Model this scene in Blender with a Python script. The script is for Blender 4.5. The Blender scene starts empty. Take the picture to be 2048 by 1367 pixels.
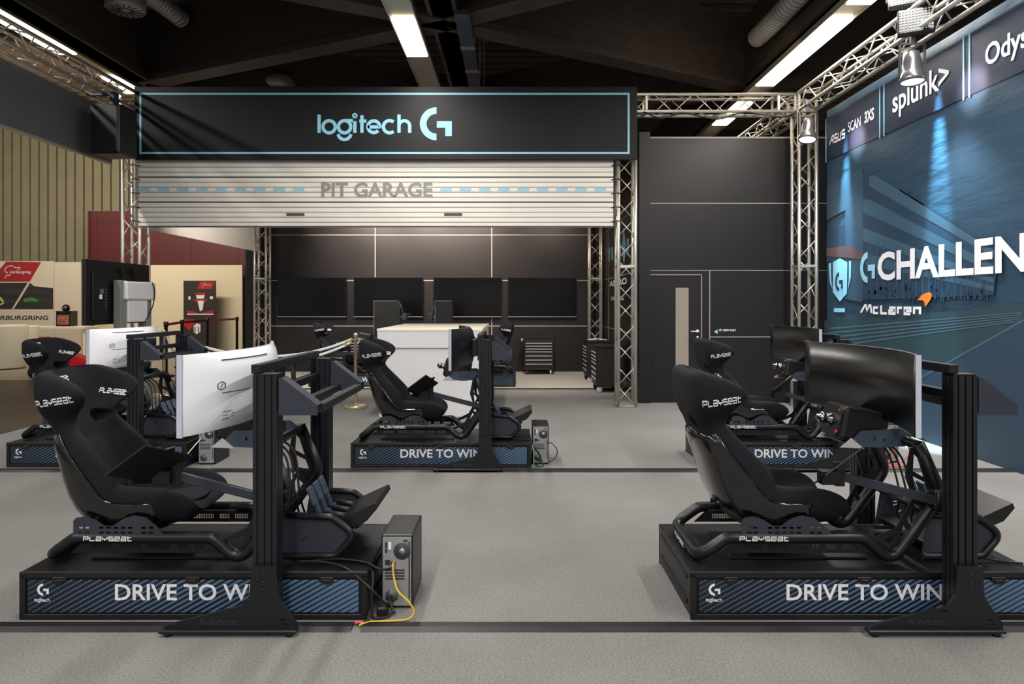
import bpy, bmesh, math, random
from mathutils import Vector, Matrix, geometry
from mathutils.bvhtree import BVHTree
random.seed(7)
PI = math.pi
SC = bpy.context.scene
COL = SC.collection

# ------------------------------------------------------------------ camera
F, CX, HZ, CAMH = 1365.0, 1029.0, 607.0, 1.49      # focal length, vanishing point and eye height
cd = bpy.data.cameras.new('camera'); cam = bpy.data.objects.new('camera', cd); COL.objects.link(cam)
cd.sensor_width = 36; cd.lens = F / 2048 * 36
cd.shift_x = -(CX - 1024) / 2048; cd.shift_y = -(683.5 - HZ) / 2048
cd.clip_end = 200
cam.location = (0, 0, CAMH); cam.rotation_euler = (PI / 2, 0, 0)
SC.camera = cam
SC.view_settings.view_transform = 'Standard'; SC.view_settings.look = 'None'
SC.view_settings.gamma = 1; SC.view_settings.use_curve_mapping = False
SC.view_settings.exposure = 0.0

# ------------------------------------------------------------------ light
w = bpy.data.worlds.new('hall_air'); SC.world = w; w.use_nodes = True
w.node_tree.nodes['Background'].inputs[0].default_value = (0.98, 0.97, 1.0, 1)
w.node_tree.nodes['Background'].inputs[1].default_value = 0.30


def lamp(name, kind, loc, energy, color=(1, 1, 1), target=None, size=None, size_y=None, spot=None, blend=.5, spread=None):
    l = bpy.data.lights.new(name, kind); l.energy = energy; l.color = color
    o = bpy.data.objects.new(name, l); COL.objects.link(o); o.location = loc
    if kind == 'AREA':
        l.shape = 'RECTANGLE'; l.size = size; l.size_y = size_y or size
        if spread: l.spread = spread
    elif kind == 'SPOT':
        l.spot_size = spot; l.spot_blend = blend; l.shadow_soft_size = size or .05
    if target is not None:
        d = Vector(target) - Vector(loc)
        o.rotation_euler = d.to_track_quat('-Z', 'Y').to_euler()
    return o


WARM = (1.0, .86, .66); NEUT = (1.0, .96, .91); COOL = (.86, .93, 1.0)
LZ = 4.85                                                # height of the hall's fluorescent rows
ROWS = (-6.55, -1.31, 3.83)
ROWZ = {-6.55: 5.17, -1.31: 4.85, 3.83: 4.85}
for rx in ROWS:                                          # the tubes of each lighting row, one area light per run
    for (y0, y1) in ((-8, -3), (-2, 3), (4, 9.1)):
        a = lamp('fluorescent_light', 'AREA', (rx, (y0 + y1) / 2, ROWZ[rx] - .09), 150 if rx < -4 else 190, NEUT, size=.16, size_y=(y1 - y0))
    lamp('fluorescent_light', 'AREA', (rx, 13.0, ROWZ[rx] - .09), 30, WARM, size=.16, size_y=3)
# spots rigged on the trusses: they wash the garage wall, the carpet and the big banner
for (x, y, e, tx, ty, tz) in ((-3.4, 12.9, 150, -3.35, 15, 2.75), (-2.2, 12.6, 170, -1.9, 15, 2.6), (-.9, 12.8, 110, -.9, 15, 2.5), (0.8, 12.0, 55, .6, 15, 2.3)):
    lamp('garage_spot', 'SPOT', (x, y, 4.1), e * 7, (1, .82, .68), (tx, ty, tz), size=.08, spot=1.15, blend=1)
lamp('garage_floor_spot', 'SPOT', (-3.6, 10.4, 4.1), 1100, (1, .9, .78), (-3.4, 13.3, 0), size=.08, spot=1.3, blend=.9)
lamp('garage_floor_spot', 'SPOT', (0.4, 10.4, 4.1), 800, (1, .9, .78), (0.6, 13.4, 0), size=.08, spot=1.2, blend=.9)
lamp('side_banner_spot', 'SPOT', (-3.4, 10.8, 4.1), 420, (1, .88, .78), (-5.6, 12.3, 3.2), size=.08, spot=1.3, blend=1)
lamp('door_wall_fill', 'AREA', (3.0, 8.6, 4.7), 12, (1, .80, .62), (3.0, 10.27, 3.5), size=1.6, size_y=.12)  # added area light to warm the top of this wall, no fixture
lamp('partition_light', 'AREA', (-9.5, 16.0, 5.4), 170, WARM, (-9.0, 20, 1.2), size=2.5, size_y=.3)
lamp('aisle_fill', 'AREA', (-12.5, 15.0, 6.4), 250, WARM, (-14, 22, 3), size=6, size_y=.4)  # added fill for the hall wall, an area light without a fixture

# ------------------------------------------------------------------ mesh builder
class MB:
    def __init__(s):
        s.v = []; s.f = []; s.m = []; s.s = []

    def add(s, vs, fs, mi=0, smooth=False):
        n = len(s.v); s.v += [tuple(p) for p in vs]
        for q in fs:
            s.f.append([n + i for i in q]); s.m.append(mi); s.s.append(smooth)
        return s

    def box(s, x0, x1, y0, y1, z0, z1, bev=0, mi=0, M=None, seg=1):
        if bev <= 0:
            vs = [Vector((x, y, z)) for x in (x0, x1) for y in (y0, y1) for z in (z0, z1)]
            fs = [(0, 1, 3, 2), (4, 6, 7, 5), (0, 4, 5, 1), (2, 3, 7, 6), (0, 2, 6, 4), (1, 5, 7, 3)]
        else:
            bm = bmesh.new()
            bmesh.ops.create_cube(bm, size=1, matrix=Matrix.Translation(((x0 + x1) / 2, (y0 + y1) / 2, (z0 + z1) / 2)) @ Matrix.Diagonal((x1 - x0, y1 - y0, z1 - z0, 1)))
            bmesh.ops.bevel(bm, geom=bm.edges[:], offset=bev, segments=seg, affect='EDGES', profile=.5)
            bm.verts.index_update()
            vs = [v.co.copy() for v in bm.verts]; fs = [[v.index for v in f.verts] for f in bm.faces]
            bm.free()
        if M is not None: vs = [M @ p for p in vs]
        return s.add(vs, fs, mi, False)

    def bar(s, a, b, wd, h, up=(0, 0, 1), bev=0, mi=0):
        """rectangular bar from a to b; wd across, h along up"""
        a = Vector(a); b = Vector(b); d = (b - a); L = d.length; d.normalize()
        u = Vector(up); u = (u - d * u.dot(d))
        if u.length < 1e-5: u = Vector((1, 0, 0))
        u.normalize(); r = d.cross(u)
        M = Matrix((d, r, u)).transposed().to_4x4(); M.translation = a
        return s.box(0, L, -wd / 2, wd / 2, -h / 2, h / 2, bev, mi, M)

    def tube(s, pts, r, n=8, mi=0, closed=False, caps=True):
        pts = [Vector(p) for p in pts]; k = len(pts)
        rr = r if isinstance(r, (list, tuple)) else [r] * k
        ts = []
        for i in range(k):
            if closed: t = pts[(i + 1) % k] - pts[i - 1]
            else: t = pts[min(i + 1, k - 1)] - pts[max(i - 1, 0)]
            ts.append(t.normalized())
        nv = Vector((0, 0, 1)) if abs(ts[0].z) < .9 else Vector((0, 1, 0))
        nv = (nv - ts[0] * nv.dot(ts[0])).normalized()
        vs = []
        for i in range(k):
            if i:
                nv = (nv - ts[i] * nv.dot(ts[i]))
                nv = nv.normalized() if nv.length > 1e-6 else ts[i].orthogonal().normalized()
            bv = ts[i].cross(nv)
            for j in range(n):
                a = 2 * PI * j / n
                vs.append(pts[i] + (nv * math.cos(a) + bv * math.sin(a)) * rr[i])
        fs = []
        for i in range(k if closed else k - 1):
            i2 = (i + 1) % k
            for j in range(n):
                j2 = (j + 1) % n
                fs.append((i * n + j, i * n + j2, i2 * n + j2, i2 * n + j))
        s.add(vs, fs, mi, True)
        if caps and not closed:
            b = len(s.v) - len(vs)
            s.f.append([b + j for j in reversed(range(n))]); s.m.append(mi); s.s.append(False)
            s.f.append([b + (k - 1) * n + j for j in range(n)]); s.m.append(mi); s.s.append(False)
        return s

    def rod(s, a, b, r, n=8, mi=0):
        return s.tube([a, b], r, n, mi)

    def plate(s, outer, holes, o, xd, yd, th, mi=0):
        """polygon with holes in the plane o + x*xd + y*yd, thickness th along xd x yd (centred)"""
        o = Vector(o); xd = Vector(xd); yd = Vector(yd); nn = xd.cross(yd).normalized()
        loops = [list(outer)] + [list(h) for h in holes]
        flat = [p for l in loops for p in l]
        tris = geometry.tessellate_polygon([[Vector((p[0], p[1], 0)) for p in l] for l in loops])
        P = [o + xd * p[0] + yd * p[1] for p in flat]; k = len(P)
        vs = [p + nn * th / 2 for p in P] + [p - nn * th / 2 for p in P]
        fs = []
        for t in tris:
            a, b, c = [Vector((flat[i][0], flat[i][1])) for i in t]
            t = list(t)
            if (b - a).cross(c - a) < 0: t.reverse()
            fs.append(t); fs.append([k + i for i in reversed(t)])
        b0 = 0
        for li, l in enumerate(loops):
            n = len(l)
            area = sum(l[i][0] * l[(i + 1) % n][1] - l[(i + 1) % n][0] * l[i][1] for i in range(n))
            for i in range(n):
                q = [b0 + i, b0 + (i + 1) % n, k + b0 + (i + 1) % n, k + b0 + i]
                if (area > 0) == (li == 0): q.reverse()
                fs.append(q)
            b0 += n
        return s.add(vs, fs, mi, False)

    def lathe(s, prof, o, axis='z', n=16, mi=0, caps=True, smooth=True):
        vs = []; o = Vector(o)
        for (r, h) in prof:
            for j in range(n):
                a = 2 * PI * j / n; c, d = r * math.cos(a), r * math.sin(a)
                vs.append(o + Vector({'z': (c, d, h), 'x': (h, c, d), 'y': (d, h, c)}[axis]))
        fs = []
        for i in range(len(prof) - 1):
            for j in range(n):
                j2 = (j + 1) % n
                fs.append((i * n + j, i * n + j2, (i + 1) * n + j2, (i + 1) * n + j))
        if caps:
            fs.append(tuple(reversed(range(n)))); fs.append(tuple((len(prof) - 1) * n + j for j in range(n)))
        return s.add(vs, fs, mi, smooth)

    def loft(s, rings, mi=0, smooth=True, caps=True):
        n = len(rings[0]); vs = [p for r in rings for p in r]; fs = []
        for i in range(len(rings) - 1):
            for j in range(n):
                j2 = (j + 1) % n
                fs.append((i * n + j, i * n + j2, (i + 1) * n + j2, (i + 1) * n + j))
        if caps:
            fs.append(tuple(reversed(range(n)))); fs.append(tuple((len(rings) - 1) * n + j for j in range(n)))
        return s.add(vs, fs, mi, smooth)

    def mesh(s, name):
        me = bpy.data.meshes.new(name); me.from_pydata(s.v, [], s.f)
        me.polygons.foreach_set('material_index', s.m); me.polygons.foreach_set('use_smooth', s.s)
        bm = bmesh.new(); bm.from_mesh(me); bmesh.ops.recalc_face_normals(bm, faces=bm.faces[:]); bm.to_mesh(me); bm.free()
        me.update(); return me


def obj(name, mb, mats, parent=None, loc=None):
    me = mb.mesh(name) if isinstance(mb, MB) else mb
    if not isinstance(mats, (list, tuple)): mats = [mats]
    for m in mats: me.materials.append(m)
    o = bpy.data.objects.new(name, me); COL.objects.link(o)
    if parent is not None: o.parent = parent
    if loc is not None: o.location = loc
    return o


def pieces(name, mb, mats, parent=None):
    """one object for every separate piece of the builder"""
    par = list(range(len(mb.v)))
    def find(a):
        while par[a] != a: par[a] = par[par[a]]; a = par[a]
        return a
    for q in mb.f:
        for i in q[1:]: par[find(i)] = find(q[0])
    out = {}
    for q, mi, sm in zip(mb.f, mb.m, mb.s):
        r = find(q[0]); m_, ix = out.setdefault(r, (MB(), {}))
        for i in q:
            if i not in ix: ix[i] = len(m_.v); m_.v.append(mb.v[i])
        m_.f.append([ix[i] for i in q]); m_.m.append(mi); m_.s.append(sm)
    return [obj(name, m_, mats, parent) for m_, _ in out.values()]


def tag(o, label, cat, group=None, kind=None):
    o['label'] = label; o['category'] = cat
    if group: o['group'] = group
    if kind: o['kind'] = kind
    return o


def thing(name, label, cat, loc=(0, 0, 0), rz=0, group=None):
    o = bpy.data.objects.new(name, None); COL.objects.link(o); o.location = loc; o.rotation_euler = (0, 0, rz)
    o.empty_display_size = .1
    return tag(o, label, cat, group)


def struct(name, mb, mats, label, cat='structure', parent=None):
    o = obj(name, mb, mats, parent)
    if parent is None:
        o['kind'] = 'structure'; o['label'] = label; o['category'] = cat
    return o


def copy_tree(o, parent=None):
    c = o.copy(); COL.objects.link(c)
    c.parent = parent
    for ch in list(o.children): copy_tree(ch, c)
    return c


def dup(o, label, loc, rz=None):
    c = copy_tree(o); c['label'] = label; c.location = loc
    if rz is not None: c.rotation_euler = (0, 0, rz)
    return c


def fillet(pts, r, seg=5):
    pts = [Vector(p) for p in pts]; out = [pts[0]]
    for i in range(1, len(pts) - 1):
        p, a, b = pts[i], pts[i - 1], pts[i + 1]
        da = (a - p); db = (b - p); la, lb = da.length, db.length; da.normalize(); db.normalize()
        ang = da.angle(db)
        t = min(r / math.tan(ang / 2) if ang < 3.1 else 0, la * .48, lb * .48)
        if t < 1e-4: out.append(p); continue
        p0, p1 = p + da * t, p + db * t
        for k in range(seg + 1):
            u = k / seg
            out.append(p0 * (1 - u) ** 2 + p * 2 * u * (1 - u) + p1 * u ** 2)
    out.append(pts[-1]); return out


def curve_pts(pts, seg=8):
    """Catmull-Rom through the points"""
    P = [Vector(p) for p in pts]; P = [P[0] * 2 - P[1]] + P + [P[-1] * 2 - P[-2]]; out = []
    for i in range(1, len(P) - 2):
        for k in range(seg):
            t = k / seg; a, b, c, d = P[i - 1], P[i], P[i + 1], P[i + 2]
            out.append(.5 * ((2 * b) + (c - a) * t + (2 * a - 5 * b + 4 * c - d) * t * t + (3 * b - a - 3 * c + d) * t ** 3))
    out.append(P[-2]); return out


# ------------------------------------------------------------------ writing
_tc = {}


def text_geo(st, bold=0.0):
    key = (st, bold)
    if key in _tc: return _tc[key]
    c = bpy.data.curves.new('tmp', 'FONT'); c.body = st; c.size = 1; c.offset = bold; c.resolution_u = 3
    o = bpy.data.objects.new('tmp', c); COL.objects.link(o)
    dg = bpy.context.evaluated_depsgraph_get(); dg.update()
    e = o.evaluated_get(dg); me = e.to_mesh()
    vs = [(v.co.x, v.co.y) for v in me.vertices]; fs = [list(p.vertices) for p in me.polygons]
    e.to_mesh_clear(); bpy.data.objects.remove(o); bpy.data.curves.remove(c)
    x0 = min(p[0] for p in vs); x1 = max(p[0] for p in vs); y0 = min(p[1] for p in vs); y1 = max(p[1] for p in vs)
    vs = [(p[0] - x0, p[1] - y0) for p in vs]
    _tc[key] = (vs, fs, x1 - x0, y1 - y0); return _tc[key]


def put(mb, geo, o, xd, yd, width=None, height=None, shear=0, mi=0, lift=0, ref=None):
    vs, fs, W, H = geo
    if ref: W = ref
    sx = width / W if width else None; sy = height / H if height else None
    if sx is None: sx = sy
    if sy is None: sy = sx
    o = Vector(o); xd = Vector(xd); yd = Vector(yd); nn = xd.cross(yd)
    pts = [o + xd * (p[0] * sx + p[1] * sy * shear) + yd * (p[1] * sy) + nn * (lift + (p[2] if len(p) > 2 else 0)) for p in vs]
    return mb.add(pts, fs, mi)


def text(mb, st, o, xd, yd, width=None, height=None, bold=0.0, **k):
    return put(mb, text_geo(st, bold), o, xd, yd, width, height, **k)


def arc(cx, cy, r, a0, a1, n=14):
    return [(cx + r * math.cos(math.radians(a0 + (a1 - a0) * i / n)), cy + r * math.sin(math.radians(a0 + (a1 - a0) * i / n))) for i in range(n + 1)]


def strokes_geo(lines, wd, sub=.12):
    """ribbons of width wd along polylines, mitred"""
    vs = []; fs = []; zl = []
    for li, l in enumerate(lines):
        q = [Vector(l[0])]
        for p in l[1:]:
            p = Vector(p); d = (p - q[-1]).length; n = max(1, int(d / (sub * 4)))
            a = q[-1].copy()
            for i in range(1, n + 1): q.append(a.lerp(p, i / n))
        k = len(q); b = len(vs)
        closed = (q[0] - q[-1]).length < 1e-4
        for i in range(k):
            if closed: a, c = (q[i - 1] if i else q[-2]), (q[i + 1] if i < k - 1 else q[1])
            else: a, c = q[max(i - 1, 0)], q[min(i + 1, k - 1)]
            t1 = (q[i] - a); t2 = (c - q[i])
            if t1.length < 1e-6: t1 = t2
            if t2.length < 1e-6: t2 = t1
            t1.normalize(); t2.normalize()
            n1 = Vector((-t1.y, t1.x)); n2 = Vector((-t2.y, t2.x)); m = n1 + n2
            if m.length < .3: m = n1
            else: m = m / max(.5, m.dot(n1))
            vs.append(tuple(q[i] + m * wd / 2)); vs.append(tuple(q[i] - m * wd / 2)); zl += [li * .0003] * 2
        for i in range(k - 1): fs.append([b + 2 * i, b + 2 * i + 1, b + 2 * i + 3, b + 2 * i + 2])
    x0 = min(p[0] for p in vs); x1 = max(p[0] for p in vs); y0 = min(p[1] for p in vs); y1 = max(p[1] for p in vs)
    return ([(p[0] - x0, p[1] - y0, z) for p, z in zip(vs, zl)], fs, x1 - x0, y1 - y0)


_sq = {'P': [[(0, 0), (0, 1), (1, 1), (1, .42), (.25, .42)]], 'L': [[(0, 1), (0, 0), (1, 0)]],
       'a': [[(0, 1), (1, 1), (1, 0), (0, 0), (0, .5), (1, .5)]], 'Y': [[(0, 1), (0, .42), (1, .42), (1, 1)], [(.5, .42), (.5, 0)]],
       'S': [[(1, 1), (0, 1), (0, .5), (1, .5), (1, 0), (0, 0)]], 'E': [[(1, 0), (0, 0), (0, 1), (1, 1), (1, .5), (0, .5)]],
       't': [[(.1, 1.2), (.1, 0), (.9, 0)], [(-.1, .8), (.8, .8)]]}
SEATWORD = strokes_geo([[(x * 1.25 + i * 1.72, y) for (x, y) in l] for i, ch in enumerate('PLaYSEat') for l in _sq[ch]], .26)
# the round lower-case wordmark and its split G
_lw = []
_lw += [[(0, 0), (0, 1.55)]]
_lw += [arc(.85, .52, .52, 0, 360, 26)]
_lw += [arc(2.15, .52, .52, 0, 360, 26), arc(2.15, -.02, .55, 190, 350, 12), [(2.15, 1.04), (2.85, 1.04)]]
_lw += [[(3.02, 0), (3.02, 1.0)], arc(3.02, 1.46, .09, 0, 360, 10)]
_lw += [[(3.62, 0), (3.62, 1.5)], [(3.4, 1.0), (4.0, 1.0)]]
_lw += [[(4.1, .5), (5.1, .5)] + arc(4.62, .52, .5, 0, 318, 22)]
_lw += [arc(5.95, .52, .52, 50, 310, 20)]
_lw += [[(6.75, 0), (6.75, 1.55)], [(6.75, .5)] + arc(7.2, .58, .45, 180, 0, 12) + [(7.65, 0)]]
WORDMARK = strokes_geo(_lw, .28)


def gmark_geo():
    r, t = 1.0, .40
    o = arc(0, 0, r, 90, 270, 18); i = arc(0, 0, r - t, 270, 90, 18)
    A = o + i
    B = [(0.02, .16), (.92, .16), (.92, -.74), (.52, -.74), (.52, -.24), (.02, -.24)]
    vs = []; fs = []
    for poly in (A, B):
        b = len(vs); vs += poly
        for tr in geometry.tessellate_polygon([[Vector((p[0], p[1], 0)) for p in poly]]): fs.append([b + q for q in tr])
    return ([(p[0] + r, p[1] + r) for p in vs], fs, 1.92, 2.0)


GMARK = gmark_geo()


def poly_geo(poly):
    fs = [list(t) for t in geometry.tessellate_polygon([[Vector((p[0], p[1], 0)) for p in poly]])]
    return (list(poly), fs, 1, 1)


# ------------------------------------------------------------------ materials
def lin(c):
    return tuple((v / 255 / 12.92) if v / 255 <= .04045 else ((v / 255 + .055) / 1.055) ** 2.4 for v in c) + (1,)


def mat(name, rgb, rough=.5, metal=0.0, spec=.5, var=0.0, vscale=8.0, bump=0.0, bscale=200.0, coat=0.0, emit=None, estr=0.0, stretch=None):
    m = bpy.data.materials.new(name); m.use_nodes = True; nt = m.node_tree; b = nt.nodes['Principled BSDF']
    b.inputs['Base Color'].default_value = lin(rgb); b.inputs['Roughness'].default_value = rough
    b.inputs['Metallic'].default_value = metal; b.inputs['Specular IOR Level'].default_value = spec
    if coat: b.inputs['Coat Weight'].default_value = coat; b.inputs['Coat Roughness'].default_value = .08
    if emit: b.inputs['Emission Color'].default_value = lin(emit); b.inputs['Emission Strength'].default_value = estr
    if var or bump:
        tc = nt.nodes.new('ShaderNodeTexCoord'); src = tc.outputs['Object']
        if stretch:
            mp = nt.nodes.new('ShaderNodeMapping'); mp.inputs['Scale'].default_value = stretch
            nt.links.new(src, mp.inputs['Vector']); src = mp.outputs['Vector']
    if var:
        n = nt.nodes.new('ShaderNodeTexNoise'); n.inputs['Scale'].default_value = vscale; n.inputs['Detail'].default_value = 5
        r = nt.nodes.new('ShaderNodeValToRGB'); nt.links.new(src, n.inputs['Vector']); nt.links.new(n.outputs['Fac'], r.inputs['Fac'])
        c = lin(rgb); lo = tuple(max(0, v * (1 - var)) for v in c[:3]) + (1,); hi = tuple(min(1, v * (1 + var)) for v in c[:3]) + (1,)
        r.color_ramp.elements[0].position = .3; r.color_ramp.elements[1].position = .7
        r.color_ramp.elements[0].color = lo; r.color_ramp.elements[1].color = hi
        nt.links.new(r.outputs['Color'], b.inputs['Base Color'])
    if bump:
        n2 = nt.nodes.new('ShaderNodeTexNoise'); n2.inputs['Scale'].default_value = bscale; n2.inputs['Detail'].default_value = 3
        bp = nt.nodes.new('ShaderNodeBump'); bp.inputs['Strength'].default_value = bump; bp.inputs['Distance'].default_value = .004
        nt.links.new(src, n2.inputs['Vector']); nt.links.new(n2.outputs['Fac'], bp.inputs['Height']); nt.links.new(bp.outputs['Normal'], b.inputs['Normal'])
    return m


def nmath(nt, op, a, b=None):
    n = nt.nodes.new('ShaderNodeMath'); n.operation = op
    for i, v in enumerate((a, b)):
        if v is None: continue
        if isinstance(v, (int, float)): n.inputs[i].default_value = v
        else: nt.links.new(v, n.inputs[i])
    return n.outputs[0]


def stripe_mat():
    """slanted blue stripes printed on the platform sides: hairlines at one end, broad bands at the other"""
    m = mat('platform_stripes', (27, 29, 40), .42); nt = m.node_tree; b = nt.nodes['Principled BSDF']
    tc = nt.nodes.new('ShaderNodeTexCoord'); sp = nt.nodes.new('ShaderNodeSeparateXYZ'); nt.links.new(tc.outputs['Object'], sp.inputs[0])
    x, z = sp.outputs[0], sp.outputs[2]
    u = nmath(nt, 'SUBTRACT', nmath(nt, 'MULTIPLY', x, .56), z)
    fr = nmath(nt, 'FRACT', nmath(nt, 'DIVIDE', nmath(nt, 'ADD', u, 5.0), .0245))
    duty = nmath(nt, 'ADD', nmath(nt, 'MULTIPLY', x, .40), .10)
    on = nmath(nt, 'LESS_THAN', fr, duty)
    mx = nt.nodes.new('ShaderNodeMix'); mx.data_type = 'RGBA'
    nt.links.new(on, mx.inputs['Factor']); mx.inputs[6].default_value = lin((22, 25, 38)); mx.inputs[7].default_value = lin((78, 108, 138))
    nt.links.new(mx.outputs[2], b.inputs['Base Color']); return m


def carpet_mat(name, c1, c2):
    m = mat(name, c1, .95, spec=.15, bump=.5, bscale=260); nt = m.node_tree; b = nt.nodes['Principled BSDF']
    tc = nt.nodes.new('ShaderNodeTexCoord')
    n = nt.nodes.new('ShaderNodeTexNoise'); n.inputs['Scale'].default_value = 95; n.inputs['Detail'].default_value = 6; n.inputs['Roughness'].default_value = .75
    n2 = nt.nodes.new('ShaderNodeTexNoise'); n2.inputs['Scale'].default_value = 1.1; n2.inputs['Detail'].default_value = 5
    for q in (n, n2): nt.links.new(tc.outputs['Object'], q.inputs['Vector'])
    f = nmath(nt, 'ADD', nmath(nt, 'MULTIPLY', n.outputs['Fac'], .8), nmath(nt, 'MULTIPLY', n2.outputs['Fac'], .2))
    r = nt.nodes.new('ShaderNodeValToRGB'); r.color_ramp.elements[0].position = .36; r.color_ramp.elements[1].position = .64
    r.color_ramp.elements[0].color = lin(c1); r.color_ramp.elements[1].color = lin(c2)
    nt.links.new(f, r.inputs['Fac']); nt.links.new(r.outputs['Color'], b.inputs['Base Color']); return m


FASC = mat('fascia_grey', (74, 75, 82), .45, var=.05, vscale=1)
M = dict(
    carpet=carpet_mat('grey_carpet', (98, 97, 96), (142, 140, 138)),
    lit_carpet=carpet_mat('spotlit_carpet', (150, 146, 142), (180, 176, 171)),  # same grey carpet, made paler to hold the spotlight in its colour
    hall_floor=mat('dark_hall_floor', (66, 58, 50), .45, var=.25, vscale=3, stretch=(.2, 2, 1)),
    hall_floor_pale=mat('pale_hall_floor', (150, 140, 126), .5, var=.12, vscale=2),
    ramp=mat('black_rubber', (26, 26, 28), .45, var=.2, vscale=20),
    panel=mat('dark_panel', (28, 26, 28), .40, spec=.35, var=.06, vscale=1.5),
    panel_line=mat('panel_joint', (150, 146, 142), .5),
    black=mat('matte_black_paint', (15, 15, 17), .5, var=.15, vscale=20),
    black_metal=mat('black_powder_coat', (24, 25, 29), .40, metal=.2, bump=.05, bscale=400),
    profile=mat('black_anodised', (31, 33, 39), .38, metal=.3),
    gusset=mat('charcoal_plate', (50, 54, 66), .42, metal=.2),
    tubeblk=mat('black_tube', (28, 29, 33), .34, metal=.3, bump=.04, bscale=500),
    fabric=mat('navy_black_fabric', (20, 22, 29), .85, spec=.25, bump=.35, bscale=420, var=.2, vscale=60),
    shell=mat('glossy_black_shell', (13, 12, 12), .16, coat=.6),
    white_text=mat('white_print', (228, 230, 236), .5),
    grey_text=mat('grey_print', (140, 138, 132), .6),
    sky_text=mat('light_blue_print', (140, 198, 224), .5),
    orange=mat('orange_print', (242, 120, 36), .5),
    dark_print=mat('dark_print', (38, 44, 66), .5),
    stripes=stripe_mat(),
    alu=mat('truss_aluminium', (196, 191, 183), .34, metal=.65, var=.1, vscale=6),
    steel=mat('bright_steel', (226, 226, 228), .25, metal=.45),
    chrome=mat('polished_chrome', (170, 170, 172), .18, metal=1.0),
    pedestal=mat('pedestal_grey', (118, 120, 120), .45),
    edge_trim=mat('pale_edge_trim', (196, 200, 218), .3, metal=.2),
    can_metal=mat('spotlight_metal', (124, 124, 128), .28, metal=.8),
    brass=mat('satin_brass', (214, 198, 168), .25, metal=.7),
    pcgrey=mat('galvanised_panel', (168, 170, 174), .38, metal=.55, var=.12, vscale=15),
    grille=mat('fan_guard_grey', (92, 94, 98), .5, metal=.4),
    mesh_dark=mat('vent_dark', (40, 41, 44), .6),
    slate=mat('blue_grey_metal', (78, 90, 108), .35, metal=.4),
    red_dot=mat('red_button', (196, 40, 30), .4),
    yellow=mat('yellow_cable', (214, 170, 40), .5),
    red_cable=mat('orange_red_cable', (206, 92, 62), .5),
    green=mat('green_cable', (70, 130, 90), .5),
    pink=mat('pink_cable', (206, 72, 110), .5),
    cable=mat('black_cable', (16, 16, 18), .5),
    screen=mat('black_screen', (8, 8, 9), .30),
    tvscreen=mat('tv_screen', (3, 3, 4), .2, spec=.4),
    bezel=mat('screen_bezel', (18, 18, 20), .4),
    silver=mat('silver_trim', (150, 150, 150), .3, metal=.7),
    white_gloss=mat('white_gloss', (243, 245, 252), .22, coat=.4),
    white_lam=mat('white_laminate', (214, 214, 218), .4),
    cream=mat('cream_laminate', (238, 232, 214), .5, spec=.3),
    sign=mat('charcoal_sign', (16, 17, 20), .55, spec=.3, var=.05, vscale=1),
    shutter=mat('white_banner', (226, 222, 214), .6, var=.03, vscale=2),
    line_dark=mat('printed_dark_line', (70, 66, 66), .6),
    line_grey=mat('printed_grey_line', (142, 138, 134), .6),
    beige=mat('beige_cladding', (158, 151, 126), .55, var=.06, vscale=2),
    red_wall=mat('dark_red_panel', (88, 28, 31), .5, var=.06, vscale=2),
    partition=mat('cream_partition', (226, 216, 190), .6),
    partition_w=mat('pale_partition', (206, 198, 184), .6),
    beam=mat('dark_timber', (58, 48, 41), .7, var=.25, vscale=4, stretch=(1, 1, 5)),
    ceil=mat('dark_ceiling', (46, 40, 35), .8, var=.3, vscale=3),
    joist=mat('joist_timber', (92, 74, 58), .8),
    tube_light=mat('lit_tube', (255, 250, 235), .5, emit=(255, 240, 208), estr=5.0),
    fixture=mat('aluminium_fixture', (170, 164, 150), .3, metal=.6),
    lamp_face=mat('lit_lamp_face', (255, 255, 255), .5, emit=(255, 246, 250), estr=14.0),
    duct=mat('galvanised_duct', (170, 168, 162), .35, metal=.4),
    led=mat('led_lens', (140, 145, 160), .3, emit=(220, 226, 246), estr=.35),
    banner=None,
)

# ------------------------------------------------------------------ the setting
BX0, BX1 = -5.87, 4.62
mb = MB().box(BX0, 5.2, -3, 11.98, -.05, 0); struct('floor', mb, M['carpet'], 'speckled grey carpet of the stand', 'floor')
mb = MB().box(BX0, 5.2, 11.98, 15.2, -.05, 0); struct('floor_garage', mb, M['lit_carpet'], 'carpet inside the garage at the back, painted paler as if spotlit', 'floor')
mb = MB().box(-24, BX0, -3, 13.4, -.06, -.01); struct('floor_aisle', mb, M['hall_floor'], 'dark brown hall floor left of the carpet', 'floor')
mb = MB().box(-24, BX0, 13.4, 26, -.06, -.01).box(BX0, 12, 15.2, 26, -.06, -.01).box(5.2, 12, -3, 15.2, -.06, -.01)
struct('floor_hall', mb, M['hall_floor_pale'], 'pale hall floor beyond the dark aisle', 'floor')


def ramp(x0, x1, y0, y1, label):
    h = .014
    o = MB()
    n = max(1, int((x1 - x0) / 1.0)); vs = []; fs = []
    for (x) in (x0, x1):
        vs += [(x, y0, 0), (x, y0 + .03, h), (x, y1 - .02, h), (x, y1, 0)]
    o.add(vs, [(0, 1, 5, 4), (1, 2, 6, 5), (2, 3, 7, 6), (3, 0, 4, 7), (0, 3, 2, 1), (4, 5, 6, 7)])
    r = obj('cable_ramp', o, M['ramp'])
    tag(r, label, 'cable ramp', 'flat black cable ramps on the carpet')


ramp(-5.8, -.745, 3.095, 3.19, 'flat black cable ramp along the front left platform')
ramp(-.70, 5.1, 3.095, 3.19, 'flat black cable ramp crossing the carpet to the front right platform')
ramp(-5.8, 5.1, 6.03, 6.15, 'flat black cable ramp in front of the middle row of platforms')
ramp(-3.9, 1.80, 11.86, 11.97, 'flat black cable ramp at the edge of the spotlit garage carpet')

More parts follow.
